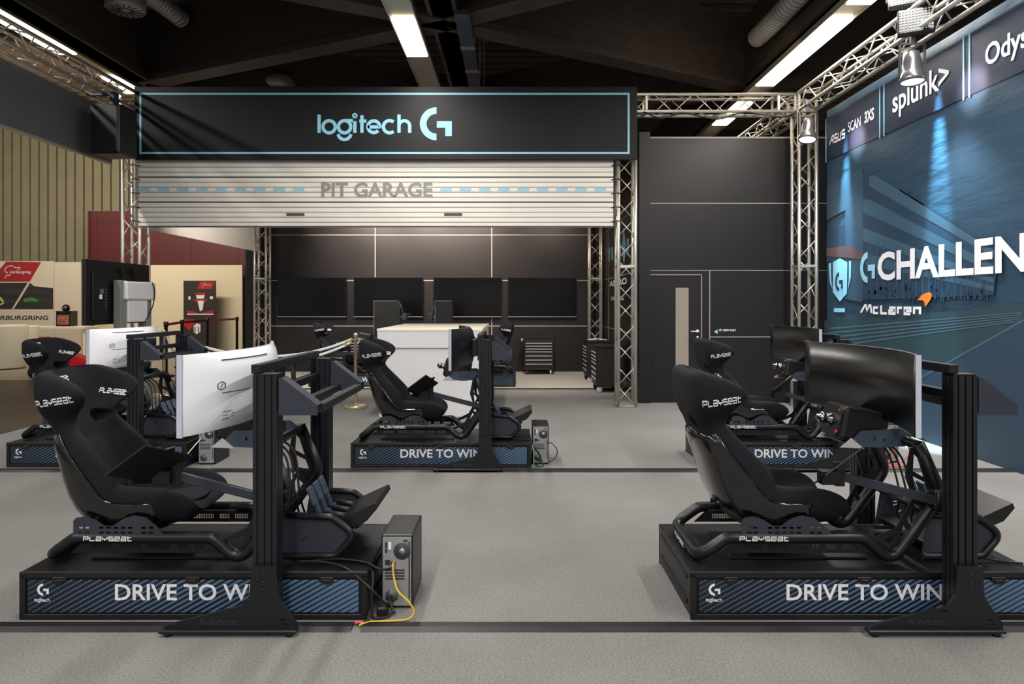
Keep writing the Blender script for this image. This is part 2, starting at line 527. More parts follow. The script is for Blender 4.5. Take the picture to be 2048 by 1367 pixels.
LB = 15.0        # garage back wall
mb = MB().box(-5.9, 1.95, LB, LB + .08, 0, 4.0)
wb = struct('wall_back', mb, M['panel'], 'dark panelled back wall of the garage', 'wall')
mb = MB()
for z in (1.0, 2.0, 3.0): mb.box(-5.4, 1.88, LB - .004, LB, z - .009, z + .009)
for x in (-5.62, -3.06, -.50): mb.box(x - .009, x + .009, LB - .004, LB, .0, 4.0)
obj('panel_joints', mb, M['panel_line'], wb)
RX = 1.93        # garage right side wall (runs away from the camera)
mb = MB().box(RX, RX + .08, 10.35, LB, 0, 4.0)
wr = struct('wall_right', mb, M['panel'], 'dark panelled side wall of the garage', 'wall')
mb = MB()
for z in (1.0, 2.0, 3.0): mb.box(RX - .004, RX, 10.4, LB, z - .007, z + .007)
for y in (11.3, 12.8, 14): mb.box(RX - .004, RX, y - .007, y + .007, 0, 4)
obj('panel_joints', mb, M['panel_line'], wr)
# print on the side wall, seen almost edge-on
mb = MB(); mg = MB()


def wpt(p): return (-p[0], p[1])


for pl in ([(12.05, 2.86), (11.86, 2.62), (11.80, 2.50), (11.86, 2.36), (12.0, 2.18), (12.16, 2.36), (12.22, 2.5), (12.16, 2.62)], [(11.72, 2.62), (11.46, 2.58), (11.50, 2.34), (11.70, 2.30)], [(12.55, 2.58), (12.32, 2.60), (12.34, 2.32), (12.52, 2.30)],
           [(13.95, 2.58), (13.75, 2.64), (13.78, 2.32), (13.92, 2.36)], [(13.62, 2.62), (13.35, 2.6), (13.3, 2.34), (13.55, 2.36)], [(13.15, 2.56), (12.75, 2.56), (12.8, 2.42), (13.1, 2.42)]):
    put(mg, poly_geo([wpt(p) for p in pl]), (RX - .005, 0, 0), (0, -1, 0), (0, 0, 1), width=1, height=1)
text(mb, 'ASTRO', (RX - .005, 13.85, 1.83), (0, -1, 0), (0, 0, 1), width=2.15, height=.115, bold=.03)
text(mb, 'GAMING', (RX - .005, 13.65, 1.555), (0, -1, 0), (0, 0, 1), width=1.6, height=.075, bold=.01)
obj('printed_emblem', mg, M['sky_text'], wr); obj('lettering', mb, M['white_text'], wr)

mb = MB().box(RX - .06, RX + .10, 10.22, 10.34, 0, 4.06)
struct('trim_1', mb, M['panel'], 'dark end post between the garage and the door wall', 'trim')
DW = 10.27       # wall with the door
mb = MB().box(RX + .10, 2.0 + .0, DW, DW + .08, 0, 4.0).box(2.0, 2.82, DW, DW + .08, 1.93, 4.0).box(2.82, 5.0, DW, DW + .08, 0, 4.0)
wd = struct('wall_front', mb, M['panel'], 'dark panelled wall around the crew door', 'wall')
mb = MB()
for z in (1.99, 3.0): mb.box(RX + .1, 4.9, DW - .004, DW, z - .006, z + .006)
mb.box(2.93, 2.943, DW - .004, DW, 0, 1.99).box(2.94, 4.9, DW - .004, DW, .985, .997).box(RX + .1, 4.9, DW - .005, DW, 3.975, 4.0)
obj('panel_joints', mb, M['panel_line'], wd)
mb = MB(); mc = MB()
text(mb, 'PIT CREW ONLY', (3.08, DW - .005, 1.075), (1, 0, 0), (0, 0, 1), width=.25, height=.032, bold=.02)
mc.add([(3.0, DW - .005, 1.07), (3.055, DW - .005, 1.035), (3.055, DW - .005, 1.105)], [(0, 1, 2)])
obj('lettering', mb, M['white_text'], wd); obj('printed_arrow', mc, M['sky_text'], wd)
d1 = struct('door_1', MB().box(2.02, 2.80, DW + .01, DW + .06, .01, 1.91), M['panel'], 'dark flush crew door with a narrow glass strip', 'door')
mb = MB().box(2.0, 2.012, DW - .006, DW + .05, 0, 1.935).box(2.808, 2.82, DW - .006, DW + .05, 0, 1.935).box(2.0, 2.82, DW - .006, DW + .05, 1.918, 1.932)
obj('door_frame', mb, M['panel_line'], d1)
mb = MB().box(2.425, 2.62, DW + .002, DW + .012, .28, 1.73); obj('door_glass', mb, mat('frosted_strip', (150, 140, 132), .3), d1)
mb = MB().lathe([(.026, 0), (.026, .012)], (2.755, DW - .002, 1.075), 'y', 12).tube(fillet([(2.755, DW, 1.075), (2.755, DW - .055, 1.075), (2.64, DW - .055, 1.075)], .02), .01, 8).lathe([(.02, 0), (.02, .01)], (2.755, DW, .985), 'y', 10)
obj('door_handle', mb, M['steel'], d1)

# left side of the garage: a white sheet hung between the trusses
mb = MB().box(-5.60, -5.585, 10.05, 14.9, 2.62, 4.1)
tag(obj('side_banner', mb, M['shutter']), 'plain white banner hung along the left side of the garage', 'banner')

# hall behind
mb = MB(); x = -24.0
prof = []
while x < -8.0:
    prof += [(x, 22.0), (x + .23, 22.0), (x + .235, 22.14), (x + .285, 22.14)]; x += .29
vs = [(p[0], p[1], z) for z in (0, 8.0) for p in prof]; n = len(prof)
mb.add(vs, [(i, i + 1, n + i + 1, n + i) for i in range(n - 1)])
struct('wall_left', mb, M['beige'], 'beige ribbed hall wall far on the left', 'wall')
mb = MB().box(-8, 12, 24, 24.1, 0, 8); struct('wall_far', mb, M['ceil'], 'dark far wall of the hall', 'wall')
mb = MB().box(-12.8, -7.95, 20.5, 20.7, 0, 4.27).box(-12.8, -12.74, 20.47, 20.5, 0, 4.27)
for x in (-12.55, -9.72, -8.3): mb.box(x - .01, x + .01, 20.49, 20.5, 0, 4.2)
mb.box(-12.6, -11.0, 20.49, 20.5, 3.93, 3.96)
struct('wall_red', mb, M['red_wall'], 'dark red panelled block behind the cream partition', 'wall')
mb = MB().box(-12.3, -7.98, 20.0, 20.08, 0, 2.62); struct('wall_partition', mb, M['partition'], 'cream partition carrying the racing car roll-up', 'wall')
mb = MB().box(-7.95, -6.8, 20.1, 20.2, 0, 3.3); struct('wall_dark_stand', mb, M['black'], 'black neighbouring stand beyond the cream partition', 'wall')
mb = MB().box(-19, -12.2, 19.2, 19.28, 0, 2.66); struct('wall_poster', mb, M['partition_w'], 'pale partition behind the white stools', 'wall')

# ceiling
mb = MB().box(-24, 12, -4, 26, 8.0, 8.1); struct('ceiling', mb, M['ceil'], 'dark hall ceiling', 'ceiling')
mb = MB(); y = 5.0
while y < 24:
    mb.box(-24, 12, y, y + .05, 7.6, 8.0); y += .42
struct('ceiling_joists', mb, M['joist'], 'close dark joists under the ceiling', 'ceiling')
BZ = 4.99


def beam(a, b, th, z0, z1, lab):
    mb = MB(); a = Vector((a[0], a[1], (z0 + z1) / 2)); b = Vector((b[0], b[1], (z0 + z1) / 2)); mb.bar(a, b, th, z1 - z0)
    mb.bar(a - Vector((0, 0, (z1 - z0) / 2 - .05)), b - Vector((0, 0, (z1 - z0) / 2 - .05)), th + .10, .10)
    struct('ceiling_beam', mb, M['beam'], lab, 'beam')


NODE = {'l': (-5.95, 11.0), 'c': (-.87, 8.6), 'r': (3.87, 11.3)}
for nm, (x, y) in NODE.items():
    beam((x, -2), (x, 22), .26, BZ + .02, BZ + 1.15, 'dark timber beam running away over the stand, ' + {'l': 'at the left', 'c': 'in the middle', 'r': 'at the right'}[nm])
beam(NODE['c'], NODE['l'], .22, BZ, BZ + 1.15, 'dark timber beam slanting from the middle node to the left')
beam(NODE['c'], NODE['r'], .22, BZ, BZ + 1.15, 'dark timber beam slanting from the middle node to the right')
beam(NODE['c'], (3.9, 5.8), .22, BZ, BZ + 1.15, 'dark timber beam slanting from the middle node towards the viewer at the right')
beam(NODE['c'], (-5.9, 6.1), .22, BZ, BZ + 1.15, 'dark timber beam slanting from the middle node towards the viewer at the left')
beam(NODE['l'], (-.9, 14.3), .22, BZ, BZ + 1.15, 'dark timber beam slanting from the left node to the back')
beam(NODE['r'], (-.8, 14.2), .22, BZ, BZ + 1.15, 'dark timber beam slanting from the right node to the back')
beam(NODE['r'], (8.6, 8.4), .22, BZ, BZ + 1.15, 'dark timber beam slanting from the right node past the banner')

# lighting rows
for rx, side in zip(ROWS, ('left', 'middle', 'right')):
    t = thing('fluorescent_row', 'long aluminium fluorescent row with lit tubes, hung at the %s of the ceiling' % side, 'ceiling light', (rx, 0, ROWZ[rx]), group='fluorescent rows')
    mb = MB()
    mb.box(-.145, .145, -8, 20, 0, .07)
    mb.box(-.16, -.145, -8, 20, -.02, .05).box(.145, .16, -8, 20, -.02, .05)
    obj('housing', mb, M['fixture'], t)
    runs = {'left': ((-8, -3), (-2, 3), (4, 10.0), (11.06, 11.8)), 'middle': ((-8, -3), (-2, 3), (4, 7.4), (8.02, 9.2)), 'right': ((-8, -3), (-2, 3), (4, 7.6), (8.0, 10.45), (11.4, 11.95), (12.3, 12.75))}[side]
    for (y0, y1) in runs:
        obj('lit_tube', MB().box(-.138, .138, y0, y1, -.035, 0), M['tube_light'], t)
    mb = MB()
    for y in range(-6, 20, 4): mb.rod((0, y, .07), (0, y, 2.7 if side == 'middle' else 2.3 if side == 'left' else .135), .008, 6)
    obj('hanger', mb, M['fixture'], t)


# ------------------------------------------------------------------ trusses
def truss(name_label, a, b, size=.245, group='square lattice trusses', up=(0, 1, 0), step=.30, plates=()):
    a = Vector(a); b = Vector(b); d = b - a; L = d.length; d.normalize()
    u = Vector(up); u = (u - d * u.dot(d)).normalized(); r = d.cross(u)
    t = thing('lattice_truss', name_label, 'truss', a, group=group)
    h = size / 2; cs = [u * sy * h + r * sx * h for sx, sy in ((-1, -1), (1, -1), (1, 1), (-1, 1))]
    for c in cs: obj('chord', MB().rod(c, c + d * L, .0245, 10), M['alu'], t)
    mb = MB(); n = max(2, int(round(L / step)))
    for fi in range(4):
        c0, c1 = cs[fi], cs[(fi + 1) % 4]; off = (fi % 2)
        for k in range(n):
            p, q = (c0, c1) if k % 2 == 0 else (c1, c0)
            mb.rod(p + d * L * (k / n + .02 / L), q + d * L * ((k + 1) / n - .02 / L), .0085, 6)
    obj('lattice', mb, M['alu'], t)
    for s in (0.0, L) + tuple(plates):
        mb = MB()
        s = min(max(s, .02), L - .02)
        for fi in range(4): mb.bar(cs[fi] + d * s, cs[(fi + 1) % 4] + d * s, .03, .03)
        obj('end_frame', mb, M['alu'], t)
    return t


TZ = 4.38
truss('tall aluminium truss tower left of the white garage banner', (-5.52, 9.95, 0), (-5.52, 9.95, 4.25), plates=(2.03,))
truss('tall aluminium truss tower at the right end of the white garage banner', (1.62, 9.95, 0), (1.62, 9.95, 4.25), plates=(2.03,))
truss('tall aluminium truss tower beside the blue banner', (4.18, 9.85, 0), (4.18, 9.85, 4.25), plates=(2.03,))
truss('aluminium truss tower in the left back corner of the garage', (-5.45, 14.75, 0), (-5.45, 14.75, 4.0), plates=(2.03,))
truss('aluminium truss tower in the right back corner of the garage', (1.73, 14.65, 0), (1.73, 14.65, 4.0), plates=(2.03,))
truss('level aluminium truss over the door, from the sign to the banner', (-5.4, 9.95, TZ), (4.06, 9.95, TZ), up=(0, 0, 1), plates=(7.3, 9.2))
truss('level aluminium truss coming forward along the top of the blue banner', (4.18, 4.0, TZ), (4.18, 9.75, TZ), up=(0, 0, 1), plates=(2.0,))
truss('level aluminium truss going back behind the door wall', (4.18, 10.1, TZ), (4.18, 14.6, TZ), up=(0, 0, 1))
truss('level aluminium truss coming forward along the top of the dark left fascia', (-5.52, 4.0, TZ), (-5.52, 9.8, TZ), up=(0, 0, 1))

# dark fascia along the left truss
for (y0, y1, lb) in ((7.42, 9.6, 'dark charcoal fascia board under the left truss, next to the loudspeaker'), (5.0, 7.37, 'dark charcoal fascia board under the left truss, nearest the viewer')):
    f = thing('fascia_board', lb, 'fascia', (-5.68, y0, 3.44), group='left fascia boards')
    obj('board', MB().box(-.02, .02, 0, y1 - y0, .03, .76), FASC, f)
    obj('edge_strip', MB().box(-.024, .026, -.02, y1 - y0, 0, .03).box(-.024, .026, -.03, 0, 0, .76), M['fixture'], f)

# sign over the garage
SY = 9.70
s = thing('fascia_sign', 'wide charcoal sign with light blue border and wordmark above the garage', 'sign', (-1.83, SY, 3.54))
obj('sign_board', MB().box(-3.575, 3.575, 0, .08, 0, 1.035, .004), M['sign'], s)
mb = MB(); x0, x1, z0, z1, t = -3.5, 3.465, .075, .945, .028
mb.box(x0, x1, -.004, 0, z0, z0 + t).box(x0, x1, -.004, 0, z1 - t, z1).box(x0, x0 + t, -.004, 0, z0 + t, z1 - t).box(x1 - t, x1, -.004, 0, z0 + t, z1 - t)
obj('border', mb, M['sky_text'], s)
mb = MB(); put(mb, WORDMARK, (-.97, -.004, .257), (1, 0, 0), (0, 0, 1), width=1.335, height=.40)
obj('lettering', mb, M['sky_text'], s)
mb = MB(); put(mb, GMARK, (.485, -.004, .27), (1, 0, 0), (0, 0, 1), width=.455, height=.47)
obj('emblem', mb, M['sky_text'], s)

# roller shutter banner
QY = 9.80
s = thing('shutter_banner', 'white roller shutter banner reading PIT GARAGE with dashed blue line', 'banner', (-1.99, QY, 2.585))
obj('sheet', MB().box(-3.41, 3.41, 0, .02, 0, 1.0), M['shutter'], s)
mb = MB(); mk = MB()
for k in range(13):
    z = .075 + k * .0718
    (mk if k in (4, 9) else mb).box(-3.41, 3.41, -.003, 0, z - (.010 if k in (4, 9) else .006), z + (.010 if k in (4, 9) else .006))
mk.box(-3.41, 3.41, -.003, 0, 0, .022)
obj('printed_slats', mb, M['line_grey'], s); obj('printed_joints', mk, M['line_dark'], s)
mb = MB(); text(mb, 'PIT GARAGE', (-.785, -.005, .43), (1, 0, 0), (0, 0, 1), width=1.60, height=.215, bold=.03)
obj('lettering', mb, M['grey_text'], s)
mb = MB()
for k in range(9): mb.box(-3.41 + k * .277, -3.41 + k * .277 + .165, -.005, 0, .525, .565)
for k in range(9): mb.box(.925 + k * .277, .925 + k * .277 + .165, -.005, 0, .525, .565)
obj('dashes', mb, M['sky_text'], s)
for x in (-1.155, 1.11):
    mb = MB().box(x - .13, x + .13, -.006, 0, .165, .205, .002); obj('printed_handle', mb, M['line_dark'], s)
for sx in (-1, 1):
    for k in range(5):
        z = .08 + k * .2
        mb = MB().tube(fillet([(sx * 3.38, -.01, z), (sx * 3.43, -.02, z + .01), (sx * 3.52, .0, z + .015)], .02), .007, 6)
        obj('bungee_tie', mb, M['cable'], s)

# ------------------------------------------------------------------ the blue banner on the right
KX = 4.45


def ban(px, py):
    y = KX * F / (px - CX); return (y, CAMH + (HZ - py) * y / F)


bm_ = mat('blue_banner_print', (42, 68, 88), .42, var=.14, vscale=.7); M['banner'] = bm_
nt = bm_.node_tree; tc = nt.nodes.new('ShaderNodeTexCoord'); mp = nt.nodes.new('ShaderNodeMapping'); mp.inputs['Scale'].default_value = (1, .5, 2.2)
ns = nt.nodes.new('ShaderNodeTexNoise'); ns.inputs['Scale'].default_value = 2.6; ns.inputs['Detail'].default_value = 4
bp = nt.nodes.new('ShaderNodeBump'); bp.inputs['Strength'].default_value = .22; bp.inputs['Distance'].default_value = .06
nt.links.new(tc.outputs['Object'], mp.inputs[0]); nt.links.new(mp.outputs[0], ns.inputs['Vector']); nt.links.new(ns.outputs['Fac'], bp.inputs['Height'])
nt.links.new(bp.outputs['Normal'], nt.nodes['Principled BSDF'].inputs['Normal'])
M['ban_dark'] = mat('banner_dark_blue', (35, 46, 66), .42)
M['ban_facade'] = mat('banner_facade_blue', (58, 87, 107), .42)
M['ban_window'] = mat('banner_window_blue', (37, 61, 82), .42)
M['ban_tower'] = mat('banner_tower_blue', (52, 78, 98), .42)
M['ban_track'] = mat('banner_track_blue', (46, 66, 85), .45)
M['ban_grass'] = mat('banner_grass_teal', (43, 67, 75), .45)
M['ban_stroke'] = mat('banner_kerb_pale', (72, 98, 116), .45)
M['ban_rust'] = mat('banner_rust', (92, 72, 76), .45)
b = thing('event_banner', 'tall dark blue banner of a race circuit hung along the right side', 'banner', (KX, 7, 0))
B0 = Vector((-KX, -7, 0))
Y0, Y1, ZB, ZT = 4.2, 9.72, .02, 4.23
mb = MB(); n1, n2 = 60, 30; vs = []
for i in range(n1 + 1):
    for j in range(n2 + 1):
        y = Y0 + (Y1 - Y0) * i / n1; z = ZB + (ZT - ZB) * j / n2
        e = max(0, 1 - z / 1.4) * max(0, (y - 6.5) / 3.2)
        vs.append((.006 * e * math.sin(z * 16 + y * 1.8) + .003 * math.sin(y * 5.1 + z), y - 7, z))
fs = [(i * (n2 + 1) + j, (i + 1) * (n2 + 1) + j, (i + 1) * (n2 + 1) + j + 1, i * (n2 + 1) + j + 1) for i in range(n1) for j in range(n2)]
mb.add(vs, fs, 0, True)
obj('sheet', mb, M['banner'], b)


def bpoly(name, pts, m, lay, px=True):
    """flat printed shape on the banner; pts in banner height/length, taken from the photo's geometry"""
    q = [ban(*p) for p in pts] if px else pts
    q = [(p[0] - 7, p[1]) for p in q]
    mbb = MB(); q2 = [(-p[0], p[1]) for p in q]
    put(mbb, poly_geo(q2), (-.0105 - .001 * lay, 0, 0), (0, -1, 0), (0, 0, 1), width=1, height=1)
    return obj(name, mbb, m, b)


def bgroup(name, polys, m, lay):
    mbb = MB()
    for pts in polys:
        q2 = [(7 - p[0], p[1]) for p in (ban(*p) for p in pts)]
        put(mbb, poly_geo(q2), (-.0105 - .001 * lay, 0, 0), (0, -1, 0), (0, 0, 1), width=1, height=1)
    return obj(name, mbb, m, b)


# printed sponsor strip and its rules
bpoly('sponsor_strip', [(9.70, 3.52), (4.25, 3.52), (4.25, 4.11), (9.70, 4.11)], M['ban_dark'], 0, False)
mb = MB()
for px_ in (1654, 1762, 1770.5, 1930, 1942):
    y = KX * F / (px_ - CX) - 7; obj('printed_rule', MB().box(-.0165, -.0145, y - .012, y + .012, 3.5, 4.12), M['sky_text'], b)
# the pit building
bgroup('printed_tower', [[(1692, 352), (1727, 336), (1727, 604), (1692, 598)], [(1655, 378), (1692, 352), (1692, 420), (1655, 440)]], M['ban_tower'], 0)
bgroup('printed_facade', [[(1727, 348), (1745, 344), (2000, 500), (1990, 590), (1727, 600)]], M['ban_window'], 1)
bgroup('printed_floor_band', [[(1740, 352), (1752, 350), (1990, 500), (1990, 514), (1740, 372)], [(1728, 398), (1744, 400), (1990, 530), (1990, 545), (1728, 424)],
                              [(1728, 455), (1990, 556), (1990, 566), (1728, 482)], [(1728, 505), (1990, 573), (1990, 582), (1728, 528)]], M['ban_facade'], 2)
bgroup('printed_roof_unit', [[(1800, 385), (1800, 376), (1820, 378), (1820, 398)], [(1822, 399), (1822, 384), (1850, 408), (1850, 420)]], M['ban_window'], 1)
pil = [[(px_, 470 + (px_ - 1740) * .36), (px_ + 2.5, 471 + (px_ - 1740) * .36), (px_ + 2.5, 598), (px_, 598)] for px_ in range(1742, 1985, 13)]
bgroup('printed_pillars', pil, M['ban_tower'], 3)
crowd = []
for k in range(60):
    a = random.uniform(1730, 1975); c = random.uniform(575, 605); h = random.uniform(5, 16); ww = random.uniform(2, 5)
    crowd.append([(a, c), (a + ww, c), (a + ww, c - h), (a, c - h)])
bgroup('printed_crowd', crowd, M['ban_window'], 4)
bgroup('printed_paddock', [[(1655, 462), (1692, 448), (1692, 520), (1655, 525)]], M['ban_window'], 1)
bgroup('printed_awning', [[(1655, 497), (1700, 490), (1728, 505), (1728, 518), (1655, 512)]], M['ban_rust'], 4)
bgroup('printed_track', [[(1800, 778), (2300, 500), (2300, 1030), (1860, 890)]], M['ban_track'], 1)
bgroup('printed_grass', [[(1650, 640), (2046, 612), (2300, 594), (2300, 640), (1890, 745), (1790, 760), (1650, 672)]], M['ban_grass'], 0)
ker = [[(1660, 655 + i * 9), (2046, 624 + i * 4), (2046, 625.4 + i * 4.1), (1660, 658.5 + i * 9)] for i in range(5)] + [[(1800, 777), (2300, 499), (2300, 503), (1803, 779)]]
bgroup('printed_kerb', ker, M['ban_stroke'], 2)
# writing on the banner
XD, YD = (0, -1, 0), (0, 0, 1)


def btext(name, st, px0, z, px1, h, m, bold=.0, shear=0, ref=None):
    ya, yb = KX * F / (px0 - CX), KX * F / (px1 - CX)
    mbb = MB(); r = text_geo(ref, bold)[2] if ref else None
    text(mbb, st, (-.0185, ya - 7, z), XD, YD, width=ya - yb, height=h, bold=bold, shear=shear, ref=r)
    return obj(name, mbb, m, b)


btext('lettering', 'CHALLENGE', 1758, 1.765, 2058, .345, M['white_text'], .03, ref='CHALLEN')
btext('lettering', 'splunk>', 1788, 3.64, 1901, .335, M['white_text'], .016)
btext('lettering', 'Odyssey', 1974, 3.655, 2046, .265, M['white_text'], .02, ref='Ody')
btext('lettering', 'SCAN', 1699, 3.765, 1724, .13, M['white_text'], .0)
btext('lettering', '3XS', 1732, 3.765, 1751, .15, M['white_text'], .03)
mb = MB(); mb2 = MB()
asus = strokes_geo([[(0, 0), (.9, 1), (1.6, 1)], [(.75, .45), (1.55, .45)], [(1.5, 1), (1.5, 0)], [(3, 1), (2, 1), (2, .5), (3, .5), (3, 0), (2, 0)], [(3.5, 1), (3.5, 0), (4.5, 0), (4.5, 1)], [(6, 1), (5, 1), (5, .5), (6, .5), (6, 0), (5, 0)]], .24)
ya = KX * F / (1661 - CX); put(mb, asus, (-.0185, ya - 7, 3.712), XD, YD, width=ya - KX * F / (1692 - CX), height=.125, shear=.15)
mc = strokes_geo([[(0, 0), (.75, 1), (.95, 1), (1.1, .3), (1.5, 1), (1.72, 1), (1.9, 0)], [(3, .72), (2.3, .72), (2.3, 0), (3, 0)], [(3.5, 1), (3.5, 0), (4.4, 0)], [(4.8, .72), (5.6, .72), (5.6, 0), (4.8, 0), (4.8, .38), (5.6, .38)], [(6.1, 0), (6.1, .72), (6.7, .72)], [(7.9, 0), (7.1, 0), (7.1, .72), (7.9, .72), (7.9, .36), (7.1, .36)], [(8.4, 0), (8.4, .72), (9.2, .72), (9.2, 0)]], .31)
ya = KX * F / (1723 - CX); put(mb, mc, (-.0185, ya - 7, 1.36), XD, YD, width=ya - KX * F / (1846 - CX), height=.125)
obj('lettering', mb, M['white_text'], b)
bgroup('printed_swoosh', [[(1838, 600), (1846, 590), (1856, 585), (1864, 584), (1867, 589), (1864, 599), (1857, 609), (1853, 613), (1852, 604), (1848, 600)]], M['orange'], 6)
mb = MB()
ya = KX * F / (1723 - CX); put(mb, GMARK, (-.0185, ya - 7, 1.75), XD, YD, width=.36, height=.39)
obj('printed_emblem', mb, M['sky_text'], b)
bgroup('printed_shield', [[(1668, 524), (1682, 516), (1697, 524), (1696, 586), (1682, 603), (1668, 584)], [(1659.5, 527), (1664.5, 525), (1665, 560), (1667, 577), (1662, 565)],
                          [(1700, 522), (1704.5, 521), (1704, 555), (1698, 578), (1700, 560)], [(1670, 616), (1692, 616), (1692, 624), (1670, 624)]], M['sky_text'], 5)
mb = MB(); ya = KX * F / (1673 - CX); put(mb, GMARK, (-.020, ya - 7, 1.66), XD, YD, width=.22, height=.26)
obj('printed_emblem', mb, M['ban_dark'], b)

# ------------------------------------------------------------------ racing simulator (local: x = driving direction, y = away from the camera, z = up; origin = platform corner)
PH = .225        # platform height


def boolean_mesh(o, cutters, name):
    for c in cutters:
        md = o.modifiers.new('cut', 'BOOLEAN'); md.object = c; md.operation = 'DIFFERENCE'; md.solver = 'EXACT'
    dg = bpy.context.evaluated_depsgraph_get(); dg.update()
    me = bpy.data.meshes.new_from_object(o.evaluated_get(dg)); me.name = name
    o.modifiers.clear(); o.data = me
    for c in cutters: bpy.data.objects.remove(c)


def subdivided(o, lv=2):
    md = o.modifiers.new('smooth', 'SUBSURF'); md.levels = lv; md.render_levels = lv
    dg = bpy.context.evaluated_depsgraph_get(); dg.update()
    me = bpy.data.meshes.new_from_object(o.evaluated_get(dg)); o.modifiers.clear(); o.data = me


# seat stations: x, z of the cushion line, half width, wing depth, thickness, inner flank (share of the half width)
ST = [(.825, .44, .19, .015, .075, .80), (.80, .485, .215, .05, .11, .78), (.70, .495, .225, .09, .11, .74), (.57, .472, .23, .115, .105, .72), (.44, .455, .232, .14, .10, .72),
      (.345, .485, .235, .175, .115, .74), (.275, .59, .235, .175, .10, .74), (.225, .71, .232, .125, .075, .72), (.18, .81, .215, .085, .07, .70),
      (.145, .885, .19, .055, .065, .62), (.125, .925, .222, .155, .065, .70), (.112, .975, .262, .21, .07, .71), (.10, 1.03, .272, .21, .07, .72), (.088, 1.085, .264, .14, .064, .72), (.075, 1.132, .246, .05, .055, .70), (.064, 1.16, .215, .008, .035, .6)]
SY_ = .35


def station_frames():
    out = []
    for i, (x, z, *_r) in enumerate(ST):
        a, b = ST[max(i - 1, 0)], ST[min(i + 1, len(ST) - 1)]
        t = Vector((b[0] - a[0], b[1] - a[1])).normalized()
        out.append(((x, z), Vector((t.y, -t.x))))
    return out


FR = station_frames()


def sec(i, pts):
    (x, z), n = FR[i]
    return [Vector((x + n.x * v, SY_ + u, z + n.y * v)) for (u, v) in pts]


def cushion_ring(i):
    _, _, w_, d, th, fl = ST[i]
    R = [(w_ * .33, .0), (w_ * (fl - .14), .010), (w_ * fl, d * .35 + .006), (w_ * (fl + .06), d * .82), (w_ * (fl + .15), d + .006), (w_ * 1.0, d * .92), (w_ * 1.05, d * .55), (w_ * 1.03, d * .05), (w_ * .93, -th * .62), (w_ * .6, -th)]
    L = [(-u, v) for u, v in reversed(R)]
    return sec(i, [(0, 0)] + R + [(0, -th)] + L)


def SK(i): return {2: .25, 3: .4, 4: .45, 5: .45, 6: .42, 7: .28}.get(i, .08)


def shell_ring(i):
    _, _, w_, d, th, fl = ST[i]
    o = [(w_ * 1.07, d * SK(i)), (w_ * 1.065, -th * .12), (w_ * .97, -th * .85), (w_ * .62, -th - .022), (0, -th - .024)]
    q = [(w_ * 1.05, d * SK(i) + .002), (w_ * 1.04, -th * .10), (w_ * .94, -th * .75), (w_ * .6, -th - .006), (0, -th - .008)]
    return sec(i, o + [(-u, v) for u, v in reversed(o[:-1])] + [(-u, v) for u, v in q[:-1]] + list(reversed(q)))


